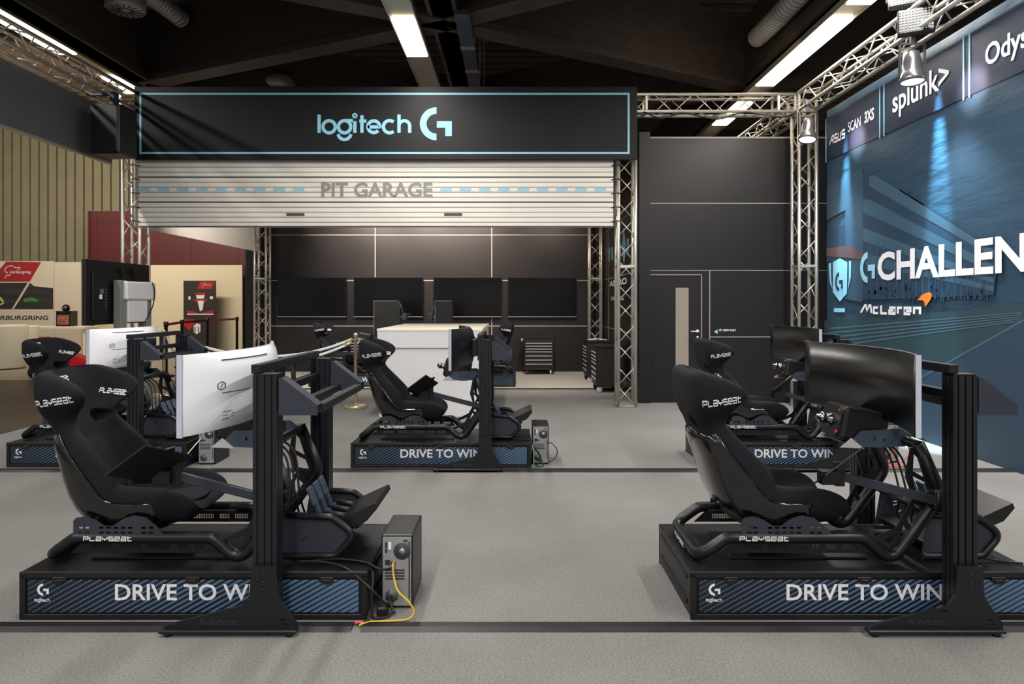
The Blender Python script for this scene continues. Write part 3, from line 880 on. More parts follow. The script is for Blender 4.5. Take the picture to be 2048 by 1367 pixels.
def build_rig(label, cat='racing simulator'):
    t = thing('racing_simulator', label, cat, group='racing simulators on striped platforms')
    # --- seat
    cu = obj('seat_cover', MB().loft([cushion_ring(i) for i in range(len(ST))]), M['fabric'], t)
    subdivided(cu, 2)
    cut = []
    for s_ in (-1, 1):
        c = MB().loft([[Vector((x, SY_ + s_ * .112 + .044 * math.cos(a), .892 + .034 * math.sin(a) + (x - .1) * .0)) for a in [2 * PI * k / 12 for k in range(12)]] for x in (-.3, .28)], smooth=False)
        cut.append(obj('tmp_cut', c, M['fabric']))
    boolean_mesh(cu, cut, 'seat_cover')
    for p in cu.data.polygons: p.use_smooth = True
    sh = obj('seat_shell', MB().loft([shell_ring(i) for i in range(2, 10)]), M['shell'], t)
    subdivided(sh, 1)
    for p in sh.data.polygons: p.use_smooth = True
    def pad(name, idx):
        rings = []
        for n_, i in enumerate(idx):
            _, _, w_, d, th, fl = ST[i]; a = w_ * (fl - .12); e_ = .35 if n_ in (0, len(idx) - 1) else 1
            rings.append(sec(i, [(-a, -.012), (-a * .9, .016 * e_), (-a * .5, .022 * e_), (0, .024 * e_), (a * .5, .022 * e_), (a * .9, .016 * e_), (a, -.012)]))
        p = obj(name, MB().loft(rings), M['fabric'], cu); subdivided(p, 1)
        for q in p.data.polygons: q.use_smooth = True

    pad('base_pad', (1, 2, 3, 4)); pad('back_pad', (5, 6, 7, 8))
    bv = BVHTree.FromPolygons([v.co for v in cu.data.vertices], [list(p.vertices) for p in cu.data.polygons])

    def decal(o, xd, yd, width, ray, height=None):
        mb = MB(); put(mb, SEATWORD, o, xd, yd, width=width, height=height)
        vs = []
        for p in mb.v:
            h = bv.ray_cast(Vector(p), Vector(ray)); vs.append((h[0] or bv.find_nearest(Vector(p) + Vector(ray) * .7)[0]) - Vector(ray) * .0035)
        mb.v = vs
        l = obj('lettering', mb, M['white_text'], cu); return l

    decal((.085, -.4, .985), (.99, 0, .14), (-.14, 0, .99), .185, (0, 1, 0), .036)            # near wing, outside
    decal((.27, 1.2, 1.01), (-.99, 0, -.14), (-.14, 0, .99), .185, (0, -1, 0), .036)           # far wing, outside
    decal((.135, SY_ + .0, 1.005), (.99, 0, -.14), (.14, 0, .99), .13, (0, 1, 0), .030)              # far wing, inside
    decal((.5, SY_ - .16, 1.092), (0, 1, 0), (0, 0, 1), .14, (-1, 0, 0), .03)                # head rest, facing forward
    # --- side brackets of the seat
    prof = [(.27, PH + .115), (.27, .44), (.285, .455), (.33, .46), (.375, .445), (.42, .415), (.46, .415), (.51, .45), (.56, .465), (.62, .455), (.69, .40), (.705, .37), (.705, PH + .115)]
    holes = []
    for zz in (.355, .378, .401):
        for xx in (.295, .325, .395, .43, .465, .50, .535, .60, .635): holes.append([(xx, zz), (xx + .022, zz), (xx + .022, zz + .010), (xx, zz + .010)])
    for y in (.085, .615):
        bk = obj('seat_bracket', MB().plate(prof, holes, (0, y, 0), (1, 0, 0), (0, 0, 1), .006), M['gusset'], t)
    mb = MB()
    for y in (.102, .598):
        for x in (.36, .57): mb.box(x - .012, x + .012, y - .012, y + .012, .345, .44, .002)
    pieces('seat_bolt', mb, M['black_metal'], t)
    mb = MB().box(.24, .80, .14, .165, .335, .352).box(.24, .80, .535, .56, .335, .352); pieces('slide_rail', mb, M['black_metal'], t)
    # --- main tube frame: one bent tube from column to column round the back
    half = [(1.135, .10, .81), (1.245, .10, .565), (1.0, .10, .232), (.87, .10, .355), (.20, .10, .355), (.065, .10, PH + .033)]
    path = half + [(p[0], .70 - p[1], p[2]) for p in reversed(half)]
    obj('main_frame', MB().tube(fillet(path, .085, 6), .0285, 12), M['tubeblk'], t)
    mb = MB(); put(mb, SEATWORD, (.255, .0705, .346), (1, 0, 0), (0, 0, 1), width=.235, height=.024)
    obj('lettering', mb, M['white_text'], t)
    mb = MB(); put(mb, SEATWORD, (.0345, .46, PH + .022), (0, -1, 0), (0, 0, 1), width=.20, height=.024)
    obj('lettering', mb, M['white_text'], t)
    # --- perforated side panels under the tube
    hx = []
    for (xa, xb) in ((.27, .38), (.41, .52), (.545, .66), (.69, .75), (.775, .86)):
        for r_, zz in enumerate((.297, .306, .315)):
            x = xa + .004 * (r_ % 2) + abs(r_ - 1) * .004
            while x < xb - .006:
                hx.append([(x + .0034 * math.cos(k * PI / 3), zz + .0034 * math.sin(k * PI / 3)) for k in range(6)]); x += .0095
    for y in (.112, .588):
        obj('perforated_panel', MB().plate([(.17, .275), (.90, .275), (.86, .335), (.235, .335)], hx, (0, y, 0), (1, 0, 0), (0, 0, 1), .004), M['black_metal'], t)
    obj('floor_pan', MB().box(.24, .92, .16, .54, PH + .001, PH + .012, .002), M['black_metal'], t)
    # --- web plates beside the columns
    low = [(.87, .325), (.985, .262), (1.06, .29), (1.23, .53), (1.12, .56), (1.03, .40)]
    up = [(1.11, .555), (1.235, .53), (1.235, .60), (1.14, .80), (1.10, .79), (1.075, .66)]
    lh = [[(.925, .325), (.99, .29), (1.03, .365)], [(1.04, .33), (1.085, .385), (1.065, .415)], [(1.075, .43), (1.10, .41), (1.16, .485), (1.12, .52)]]
    uh = [[(1.12, .58), (1.19, .565), (1.17, .62), (1.11, .65)], [(1.11, .675), (1.165, .645), (1.135, .74), (1.115, .76)]]
    for y in (.108, .592):
        obj('web_plate', MB().plate(low, lh, (0, y, 0), (1, 0, 0), (0, 0, 1), .008).plate(up, uh, (0, y, 0), (1, 0, 0), (0, 0, 1), .008), M['black_metal'], t)
    pieces('cross_bar', MB().rod((1.14, .10, .80), (1.14, .60, .80), .024, 10).rod((1.19, .10, .47), (1.19, .60, .47), .02, 10), M['tubeblk'], t)
    # --- wheel base, hub and carrying bracket
    wbz = .80; T0 = Matrix.Translation((.83, 0, .885)); WT = T0 @ Matrix.Rotation(math.radians(11), 4, 'Y') @ T0.inverted()
    wb_ = obj('wheel_base', MB().box(.83, 1.07, .235, .465, wbz, wbz + .175, .022, seg=2), M['black'], t); wb_.matrix_local = WT
    obj('face_plate', MB().plate([(-.10, -.05), (-.075, -.08), (.075, -.08), (.10, -.05), (.10, .05), (.075, .08), (-.075, .08), (-.10, .05)], [], (.828, .35, wbz + .0875), (0, -1, 0), (0, 0, 1), .008), M['black_metal'], wb_)
    obj('quick_release', MB().lathe([(.036, .042), (.036, .03), (.026, .022), (.026, -.002), (.030, -.005), (.030, -.022), (.018, -.024), (.015, -.038)], (.785, .35, wbz + .0875), 'x', 16), M['chrome'], wb_)
    mb = MB().lathe([(.010, 0), (.010, .006)], (.82, .27, wbz + .035), 'x', 10).lathe([(.007, 0), (.007, .006)], (.82, .275, wbz + .145), 'x', 10)
    pieces('red_button', mb, M['red_dot'], wb_)
    mb = MB()
    for y in (.222, .478):
        mb.plate([(.845, .775), (.92, .85), (1.12, .86), (1.17, .82), (1.15, .775), (1.0, .765)], [[(.98, .80), (.988, .80), (.988, .82), (.98, .82)], [(1.03, .795), (1.038, .795), (1.038, .81), (1.03, .81)]], (0, y, 0), (1, 0, 0), (0, 0, 1), .008)
    mb.box(.86, 1.14, .222, .478, .77, .782)
    obj('wheel_bracket', mb, M['slate'], t)
    mb = MB()
    for y in (.214, .486): mb.plate([(.81, .768), (.865, .815), (.90, .785), (.93, .762)], [], (0, y, 0), (1, 0, 0), (0, 0, 1), .006)
    pieces('bracket_tip', mb, M['steel'], t)
    # --- side arm and tray
    arm = obj('side_arm', MB().bar((1.20, .045, .545), (.735, .045, .665), .022, .042, bev=.002), M['gusset'], t)
    mb = MB().box(.70, .745, .03, .06, .62, .735, .003).rod((1.20, .045, .50), (1.20, .045, .60), .022, 10).box(1.175, 1.245, .03, .10, .505, .535, .003).box(1.175, 1.245, .03, .10, .565, .595, .003)
    pieces('arm_clamp', mb, M['black_metal'], t)
    nz = Vector((-.54, .43, .73)).normalized(); xz = (Vector((.8, 0, .6)) - nz * nz.dot(Vector((.8, 0, .6)))).normalized(); yz = nz.cross(xz)
    Mt = Matrix((xz, yz, nz)).transposed().to_4x4(); Mt.translation = (.655, -.085, .745)
    tp = [(-.10, -.15), (.12, -.15), (.12, -.03), (.15, 0), (.12, .03), (.12, .15), (-.10, .15), (-.13, .04), (-.10, 0)]
    mb = MB().plate(tp, [], (0, 0, 0), (1, 0, 0), (0, 1, 0), .007); mb.v = [tuple(Mt @ Vector(p)) for p in mb.v]
    mb.box(.62, .705, .0, .055, .635, .70, .003)
    obj('side_tray', mb, M['black_metal'], t)
    # --- pedal frame
    ploop = [(1.17, .255), (1.46, .255), (1.555, .36), (1.44, .445), (1.22, .455)]
    for y in (.125, .575):
        pts = fillet([(p[0], y, p[1]) for p in ploop], .05, 5)
        fr = obj('pedal_frame', MB().tube(pts, .0175, 10), M['tubeblk'], t)
        sl = [[(1.27, .39), (1.31, .395), (1.31, .401), (1.27, .396)], [(1.27, .37), (1.305, .38), (1.305, .386), (1.27, .376)], [(1.29, .325), (1.32, .345), (1.317, .351), (1.287, .331)]]
        obj('side_plate', MB().plate([(1.17, .27), (1.45, .27), (1.53, .36), (1.43, .435), (1.20, .445)], sl, (0, y + (.006 if y < .3 else -.006), 0), (1, 0, 0), (0, 0, 1), .005), M['gusset'], fr)
    obj('pedal_deck', MB().plate([(-.18, -.21), (.16, -.21), (.16, .21), (-.18, .21)], [], (1.36, .35, .335), Vector((.96, 0, .10)).normalized(), (0, 1, 0), .008), M['black_metal'], t)
    for y in (.25, .35, .45):
        Mp = Matrix.Translation((1.37, y, .36)) @ Matrix.Rotation(math.radians(-22), 4, 'Y')
        mb = MB()
        mb.box(-.008, .008, -.032, .032, .12, .215, .003, M=Mp).box(-.006, .01, -.014, .014, .0, .14, .002, M=Mp).box(-.004, .03, -.03, .03, -.01, .06, .003, M=Mp)
        mb.bar((1.36, y - .02, .40), (1.56, y - .02, .375), .012, .03).bar((1.36, y + .02, .40), (1.56, y + .02, .375), .012, .03)
        p = obj('pedal', mb, M['slate'], t)
        obj('damper', MB().rod((1.38, y, .43), (1.53, y, .40), .013, 10).rod((1.36, y, .435), (1.42, y, .425), .006, 8), M['black'], p)
    mb = MB().add([(1.47, .17, .36), (1.60, .17, .41), (1.655, .17, .475), (1.645, .17, .50), (1.47, .17, .42), (1.47, .53, .36), (1.60, .53, .41), (1.655, .53, .475), (1.645, .53, .50), (1.47, .53, .42)],
                  [(0, 1, 2, 3, 4), (9, 8, 7, 6, 5), (0, 5, 6, 1), (1, 6, 7, 2), (2, 7, 8, 3), (3, 8, 9, 4), (4, 9, 5, 0)])
    mb.bar((1.30, .30, PH + .02), (1.50, .30, .37), .02, .02).bar((1.30, .42, PH + .02), (1.50, .42, .37), .02, .02)
    obj('pedal_rest', mb, M['black_metal'], t)
    mb = MB()
    for k, y in enumerate((.27, .33, .40)):
        mb.tube(curve_pts([(1.05, y, .80), (1.16, y + .02, .70), (1.20, y - .02, .5), (1.22, y + .03, .36), (1.30, y, .28)], 6), .006, 6)
    mb.tube(curve_pts([(1.30, .2, PH + .008), (1.42, .15, PH + .02), (1.55, .12, PH + .008), (1.63, .08, PH + .010)], 6), .006, 6)
    obj('rig_cable', mb, M['cable'], t)
    return t


def build_platform(label):
    t = thing('simulator_platform', label, 'platform', group='striped simulator platforms')
    L, D = 1.64, .70
    mb = MB().box(0, L, 0.006, D - .006, .012, PH, .006)
    obj('platform_body', mb, M['black_metal'], t)
    mb = MB()
    for (a, b) in (((0, 0), (L, 0)), ((0, D), (L, D))):
        y = a[1]
        for z in (.014, PH - .012): mb.box(0, L, y - .006 if y else -.004, y + .004 if y else .008, z - .014, z + .013, .002)
        for x in (0.014, L - .014): mb.box(x - .014, x + .014, y - .006 if y else -.004, y + .004 if y else .008, .02, PH - .01, .002)
    obj('edge_profile', mb, M['black'], t)
    for side in (0, 1):
        y = -.0015 if side == 0 else D + .0015
        xd = (1, 0, 0) if side == 0 else (-1, 0, 0); ox = 0 if side == 0 else L
        nx = -1 if side == 0 else 1
        def X(v): return v if side == 0 else L - v
        p = obj('side_panel', MB().box(.04, L - .04, y - .001, y + .001, .036, PH - .036), M['stripes'], t)
        mb = MB(); text(mb, 'DRIVE TO WIN', (X(.452), y + nx * .002, .092), xd, (0, 0, 1), width=.735, height=.078, bold=.018)
        obj('lettering', mb, M['white_text'], p)
        mb = MB(); xg = .085 if side == 0 else .085
        put(mb, GMARK, (X(xg), y + nx * .002, .115), xd, (0, 0, 1), width=.055, height=.057)
        put(mb, WORDMARK, (X(xg - .012), y + nx * .002, .082), xd, (0, 0, 1), width=.075, height=.022)
        obj('emblem', mb, M['white_text'], p)
        for x in (.19, .82, 1.45):
            mb = MB().box(X(x) - .033, X(x) + .033, y - .006, y + .006, PH - .048, PH - .022, .003).box(X(x) - .018, X(x) + .018, y - .010, y + .010, PH - .054, PH - .034, .002)
            obj('latch', mb, M['black'], p)
    for x in (-.002, L + .002):
        mb = MB().box(x - .004, x + .004, .06, D - .06, .05, .075, .002).box(x - .004, x + .004, .06, D - .06, .17, .19, .002); obj('end_rail', mb, M['black'], t)
    mb = MB()
    for x in (.05, L - .05):
        for y in (.05, D - .05): mb.lathe([(.025, 0), (.025, .013)], (x, y, 0), 'z', 10)
    pieces('foot', mb, M['black'], t)
    return t


def profile_post(mb, x0, x1, y0, y1, z0, z1):
    """slotted extrusion: outline with grooves, extruded along z"""
    nx = 3; g = .008; dp = .008; pts = []
    wx = x1 - x0
    gx = [x0 + wx * f for f in (.2, .5, .8)]
    for gg in gx: pts += [(gg - g / 2, y0), (gg - g / 2, y0 + dp), (gg + g / 2, y0 + dp), (gg + g / 2, y0)]
    pts = [(x0, y0)] + pts + [(x1, y0)]
    gy = [y0 + (y1 - y0) * f for f in (.3, .7)]
    for gg in gy: pts += [(x1, gg - g / 2), (x1 - dp, gg - g / 2), (x1 - dp, gg + g / 2), (x1, gg + g / 2)]
    pts += [(x1, y1)]
    for gg in reversed(gx): pts += [(gg + g / 2, y1), (gg + g / 2, y1 - dp), (gg - g / 2, y1 - dp), (gg - g / 2, y1)]
    pts += [(x0, y1)]
    for gg in reversed(gy): pts += [(x0, gg + g / 2), (x0 + dp, gg + g / 2), (x0 + dp, gg - g / 2), (x0, gg - g / 2)]
    mb.plate(pts, [], (0, 0, (z0 + z1) / 2), (1, 0, 0), (0, 1, 0), z1 - z0)


def build_stand(label):
    t = thing('monitor_stand', label, 'monitor stand', group='black monitor stands')
    for i, (ya, yb) in enumerate(((-.13, -.045), (.745, .83))):
        mb = MB(); profile_post(mb, 1.17, 1.278, ya, yb, .03, 1.165); p = obj('post', mb, M['profile'], t)
        obj('post_cap', MB().box(1.172, 1.276, ya + .002, yb - .002, 1.166, 1.171), M['black'], p)
        yo = ya - .018 if i == 0 else yb + .018
        f = MB().plate([(.767, .022), (.80, .05), (1.13, .135), (1.165, .18), (1.172, .31), (1.285, .31), (1.292, .18), (1.31, .145), (1.372, .06), (1.378, .022)],
                       [[(1.30, .07), (1.33, .068), (1.325, .074), (1.30, .077)], [(1.31, .050), (1.345, .048), (1.34, .054), (1.31, .057)], [(1.09, .105), (1.125, .11), (1.12, .116), (1.085, .111)]], (0, yo, 0), (1, 0, 0), (0, 0, 1), .016)
        y_in = (yo - .03, yo + .02) if i == 0 else (yo - .02, yo + .03)
        f.box(.765, 1.38, y_in[0], y_in[1], 0.016, .032, .004)
        ft = obj('foot', f, M['black_metal'], t)
        if i == 0:
            mb = MB(); put(mb, SEATWORD, (.945, yo - .0095, .052), (1, 0, 0), (0, 0, 1), width=.17, height=.024); obj('lettering', mb, M['gusset'], ft)
        mb = MB()
        for x in (.80, 1.345): mb.lathe([(.018, 0), (.018, .017)], (x, (y_in[0] + y_in[1]) / 2, 0), 'z', 10)
        for z in (.205, .24, .275): mb.lathe([(.006, -.004), (.006, .004)], (1.228, yo - .009 if i == 0 else yo + .009, z), 'y', 8)
        pieces('foot_pad', mb, M['black'], ft)
        gy = (ya + yb) / 2
        mb = MB()
        for q in (ya + .004, yb - .004): mb.plate([(1.286, 1.155), (1.30, 1.155), (1.462, 1.03), (1.462, .985), (1.286, .985)], [], (0, q, 0), (1, 0, 0), (0, 0, 1), .005)
        mb.add([(1.30, ya + .004, 1.155), (1.462, ya + .004, 1.03), (1.462, yb - .004, 1.03), (1.30, yb - .004, 1.155)], [(0, 1, 2, 3)])
        obj('gusset', mb, M['gusset'], t)
    for (x, z) in ((1.445, 1.005), (1.325, 1.005)):
        mb = MB().box(x - .02, x + .02, -.045, .745, z - .018, z + .018)
        mb2 = MB().box(x - .0205, x + .0205, -.044, .744, z - .003, z + .003).box(x - .003, x + .003, -.044, .744, z - .0185, z + .0185)
        r = obj('cross_rail', mb, M['profile'], t); obj('rail_slot', mb2, M['black'], r)
    mb = MB().box(1.158, 1.20, -.12, .82, 1.173, 1.213, .002); obj('top_rail', mb, M['profile'], t)
    mb = MB().box(1.18, 1.22, -.043, .743, 1.05, 1.09, .002); obj('lower_rail', mb, M['profile'], t)
    mb = MB()
    for y in (.20, .50): mb.box(1.142, 1.158, y - .02, y + .02, .96, 1.21, .003)
    pieces('mounting_bracket', mb, M['gusset'], t)
    return t


def build_monitor(label, white):
    t = thing('curved_monitor', label, 'monitor', group='curved monitors on stands')
    R, yc, n = 1.40, .35, 24; half = .565; z0, z1 = .905, 1.265; xc = 1.03     # xc = screen centre
    def row(off, zz, bulge=0): return [Vector((xc + off - (R - math.sqrt(R * R - (half * u) ** 2)) + bulge * (1 - u * u), yc + half * u, zz)) for u in [-1 + 2 * k / n for k in range(n + 1)]]
    # back shell: rounded and thicker in the middle
    rings = []
    for (zz, off, bl) in ((z0, .014, .018), (z0 + .03, .018, .040), (z0 + .10, .022, .056), (z1 - .10, .022, .056), (z1 - .03, .018, .040), (z1, .014, .018)): rings.append(row(off, zz, bl))
    mb = MB(); vs = [p for r in rings for p in r]; fs = []
    for i in range(5):
        for k in range(n): fs.append((i * (n + 1) + k, (i + 1) * (n + 1) + k, (i + 1) * (n + 1) + k + 1, i * (n + 1) + k + 1))
    mb.add(vs, fs, 0, True)
    f0, f1 = row(.006, z0), row(.006, z1); k0 = len(mb.v)
    rim = f0 + f1; a = rings[0]; b = rings[-1]
    mb.add(f0 + a, [(k, k + 1, n + 1 + k + 1, n + 1 + k) for k in range(n)], 0).add(f1 + b, [(k + 1, k, n + 1 + k, n + 1 + k + 1) for k in range(n)], 0)
    mb.add([f0[0], f1[0]] + [r[0] for r in rings], [(0, 2, 3, 4, 5, 6, 7, 1)], 0).add([f0[n], f1[n]] + [r[n] for r in rings], [(1, 7, 6, 5, 4, 3, 2, 0)], 0)
    sh = obj('back_shell', mb, M['white_gloss'] if white else M['black_metal'], t)
    e0, e1 = row(.0, z0), row(.0, z1); g0, g1 = row(.0065, z0), row(.0065, z1)
    mb = MB().add(e0 + e1 + g0 + g1, [(k, k + 1, n + 1 + k + 1, n + 1 + k) for k in range(n)] + [(k, 2 * (n + 1) + k, 2 * (n + 1) + k + 1, k + 1) for k in range(n)] + [(n + 1 + k + 1, 3 * (n + 1) + k + 1, 3 * (n + 1) + k, n + 1 + k) for k in range(n)] + [(0, n + 1, 3 * (n + 1), 2 * (n + 1)), (n, 3 * n + 2, 4 * n + 3, 2 * n + 1)], 0, True)
    obj('screen', mb, M['screen'], t)
    mb = MB()
    for p, q in ((e0[0], e1[0]), (e0[n], e1[n])): mb.box(p.x + .002, p.x + .026, p.y - .004, p.y + .004, z0 - .001, z1 + .001)
    pieces('side_trim', mb, M['edge_trim'], t)
    obj('mount_block', MB().box(1.09, 1.14, yc - .17, yc + .17, 1.0, 1.16, .006), M['black'] if not white else M['gusset'], t)
    if white:
        bv = BVHTree.FromPolygons([v.co for v in sh.data.vertices], [list(p.vertices) for p in sh.data.polygons])
        def back(geo, y, z, width, height, m):
            mb = MB(); put(mb, geo, (2, y, z), (0, 1, 0), (0, 0, 1), width=width, height=height)
            vs = []
            for p in mb.v:
                h = bv.ray_cast(Vector(p), Vector((-1, 0, 0))); vs.append(h[0] + Vector((.002, 0, 0)) if h[0] else Vector(p))
            mb.v = vs; obj('printed_mark', mb, m, sh)
        hexa = [(math.cos(a), math.sin(a)) for a in [PI / 6 + k * PI / 3 for k in range(6)]]
        back(strokes_geo([hexa + [hexa[0]], [(-.25, -.45), (.25, .45)]], .2), -.055, 1.09, .045, .042, M['dark_print'])
        back(strokes_geo([[(0, 0), (10, 0)]], .22), -.03, 1.075, .18, .004, M['dark_print'])
        back(strokes_geo([[(0, 0), (10, 0)]], .22), -.02, 1.225, .40, .006, M['dark_print'])
        sl = M['grey_text']
        back(strokes_geo([[(0, 0), (3, 3.4), (6, 4.2)]], .05), -.075, .935, .22, .13, sl)
        back(strokes_geo([[(0, 0), (2.2, 0)], [(0, .8), (1.6, .8)], [(0, 1.6), (2.4, 1.6)], [(3, .3), (3.6, .3)], [(3, 1), (3.6, 1)]], .25), -.02, .95, .07, .04, sl)
    return t


def build_pc(label):
    t = thing('desktop_computer', label, 'computer', group='black tower computers beside the platforms')
    W, D, H = .155, .33, .36
    obj('case', MB().box(0, W, .004, D, .006, H, .008, seg=2), M['black_metal'], t)
    mb = MB().box(.008, W - .008, -.001, .008, .016, H - .01)
    p = obj('back_panel', mb, M['pcgrey'], t)
    mb = MB().lathe([(.042, -.002), (.042, .0)], (.103, -.0015, .283), 'y', 24)
    fg = obj('fan_grille', mb, M['grille'], p)
    mb = MB()
    for r in (.039, .033, .027, .021): mb.lathe([(r, -.003), (r - .0025, -.003)], (.103, -.0015, .283), 'y', 24, caps=False)
    obj('fan_slots', mb, M['mesh_dark'], fg)
    obj('fan_hub', MB().lathe([(.014, -.002), (.014, .0)], (.103, -.004, .283), 'y', 16), M['pcgrey'], p)
    mb = MB()
    for k in range(4): mb.box(.02, .115, -.004, 0, .145 + k * .014, .151 + k * .014)
    for (x0, x1, z0, z1) in ((.02, .03, .30, .325), (.02, .03, .275, .295), (.02, .045, .215, .24), (.05, .07, .22, .232), (.11, .13, .33, .337)): mb.box(x0, x1, -.004, 0, z0, z1)
    mb.box(.135, .141, -.003, 0, .05, .33)
    obj('ports', mb, M['mesh_dark'], p)
    mb = MB().box(.036, .05, -.004, 0, .29, .325); obj('sticker', mb, M['white_text'], p)
    mb = MB().lathe([(.034, -.003), (.034, 0)], (.052, -.001, .065), 'y', 6)
    obj('power_grille', mb, M['grille'], p)
    mb = MB()
    for (x, y) in ((.02, .02), (.135, .02), (.02, .30), (.135, .30)): mb.box(x - .01, x + .01, y - .012 + .012, y + .024, 0, .008)
    obj('foot', mb, M['black'], t)
    return t


PLACES = [  # key, origin (x, y), words, back colour of the monitor, stand shift, monitor shift, seat shift
    ('A', (-2.335, 3.22), 'front left, nearest the viewer', True, -.02, -.05),
    ('B', (.83, 3.22), 'front right, nearest the blue banner', False, -.012, .005),
    ('C', (-4.63, 6.22), 'left end of the middle row', True, 0.0, -.03),
    ('D', (-1.488, 6.20), 'middle of the second row before the counter', False, 0.0, .0),
    ('E', (1.73, 6.20), 'right end of the middle row, before the crew door', False, -.03, .015),
    ('G', (-3.70, 12.25), 'back left on the spotlit garage carpet', None, 0, 0),
    ('H', (0.02, 12.95), 'back row, beside the tool chest, facing left', None, 0, 0),
]
rig0 = build_rig('x'); plat0 = build_platform('x'); st0 = build_stand('x'); mw0 = build_monitor('x', True); mb0 = build_monitor('x', False); pc0 = build_pc('x')
used = set()


def place(proto, label, loc, rz=0):
    if proto.name not in used:
        used.add(proto.name); proto['label'] = label; proto.location = loc; proto.rotation_euler = (0, 0, rz); return proto
    return dup(proto, label, loc, rz)


for key, (x, y), wds, white, sdx, mdx in PLACES:
    rz = PI if key == 'H' else 0
    place(plat0, 'black platform with blue stripes, ' + wds, (x, y, 0), rz)
    r = place(rig0, 'black bucket seat racing simulator, ' + wds, (x, y, 0), rz)
    if key in 'GH': continue
    place(st0, 'black slotted post monitor stand, ' + wds, (x + sdx, y, 0), rz)
    mlab = ('white backed curved monitor seen from behind, ' if white else 'black curved wide monitor, ') + wds
    place(mw0 if white else mb0, mlab, (x + mdx, y - .03, 0), rz)
for ch in rig0.children:      # the front left driver seat is slid further back than the others
    pass
for key, lab, loc in (('A', 'black tower computer at the end of the front left platform, yellow cable plugged in', (-.652, 3.335, 0)),
                      ('D', 'black tower computer at the end of the middle platform', (.165, 6.33, 0)),
                      ('C', 'black tower computer at the end of the left middle platform', (-2.93, 6.32, 0)),
                      ('E', 'black tower computer at the end of the right middle platform by the banner', (3.45, 6.40, 0))):
    place(pc0, lab, loc)
for o in bpy.data.objects:
    if o.parent == rig0 and o.name.split('.')[0] in ('seat_cover', 'seat_shell', 'seat_bracket', 'seat_bolt'): o.location.x = -.07     # driver seat slid back

# ------------------------------------------------------------------ garage furniture
def P(px, py, y):
    return ((px - CX) * y / F, CAMH + (HZ - py) * y / F)


tvs = ((555, 692, 'leftmost of the four'), (707, 846, 'second from the left'), (867, 1003, 'third from the left'), (1016, 1153, 'rightmost of the four'))
for a, b_, wds in tvs:
    x0, z1 = P(a, 554, 14.9); x1, z0 = P(b_, 634, 14.9)
    t = thing('wall_television', 'wide black television on the dark back wall, ' + wds, 'television', (x0, 14.9, z0), group='televisions on the garage wall')
    W, H = x1 - x0, z1 - z0
    obj('case', MB().box(0, W, .012, .06, 0, H, .004), M['bezel'], t)
    obj('screen', MB().box(.01, W - .01, .002, .012, .025, H - .01), M['tvscreen'], t)
    obj('lower_trim', MB().box(0, W, .0, .012, .0, .018), M['silver'], t)
    obj('wall_mount', MB().box(W * .3, W * .7, .06, .1, H * .3, H * .7), M['black'], t)

# counter
t = thing('counter', 'large white counter with a plain front behind the middle simulator', 'counter', (-1.81, 9.0, 0))
CW, CD, CH = 1.38, 2.3, 1.16
obj('counter_base', MB().box(.02, CW - .02, .02, CD - .02, 0, .90), M['white_lam'], t)
obj('counter_band', MB().box(0, CW, 0, CD, .905, CH - .03, .003), M['white_lam'], t)
obj('counter_top', MB().box(-.005, CW + .005, -.005, CD + .005, CH - .03, CH, .003), M['cream'], t)

# tall screens belonging to the back row, seen past the counter
for (x0, x1, y, z0, lab, fl) in ((-2.73, -2.22, 13.25, .72, 'tall black screen with silver edge standing left behind the counter', 1), (-1.54, -1.20, 13.25, .72, 'narrow tall black screen behind the right half of the counter', -1)):
    t = thing('tall_screen', lab, 'screen', (x0, y, 0), group='tall screens behind the counter')
    W = x1 - x0; H = 1.55
    obj('panel', MB().box(0, W, 0, .05, z0, H, .004), M['bezel'], t)
    e = MB().box(-.006, .004, -.006, .0, z0, H).box(-.006, W * .9, -.006, 0, H - .012, H)
    obj('silver_edge', e, M['silver'], t)
    obj('post', MB().box(W * .45, W * .55, .05, .13, .03, 1.2), M['profile'], t)
    obj('foot', MB().box(W * .1, W * .9, -.15, .35, 0, .03, .004), M['black_metal'], t)
    ax = W if fl > 0 else 0
    a = MB().tube(fillet([(ax - fl * .02, .0, H - .02), (ax + fl * .04, -.01, H - .16), (ax + fl * .05, -.02, 1.30), (ax + fl * .22, -.02, 1.28)], .05), .014, 8)
    a.box(min(ax + fl * .04, ax + fl * .14), max(ax + fl * .04, ax + fl * .14), -.07, .03, 1.17, 1.29, .01)
    obj('side_arm', a, M['gusset'], t)


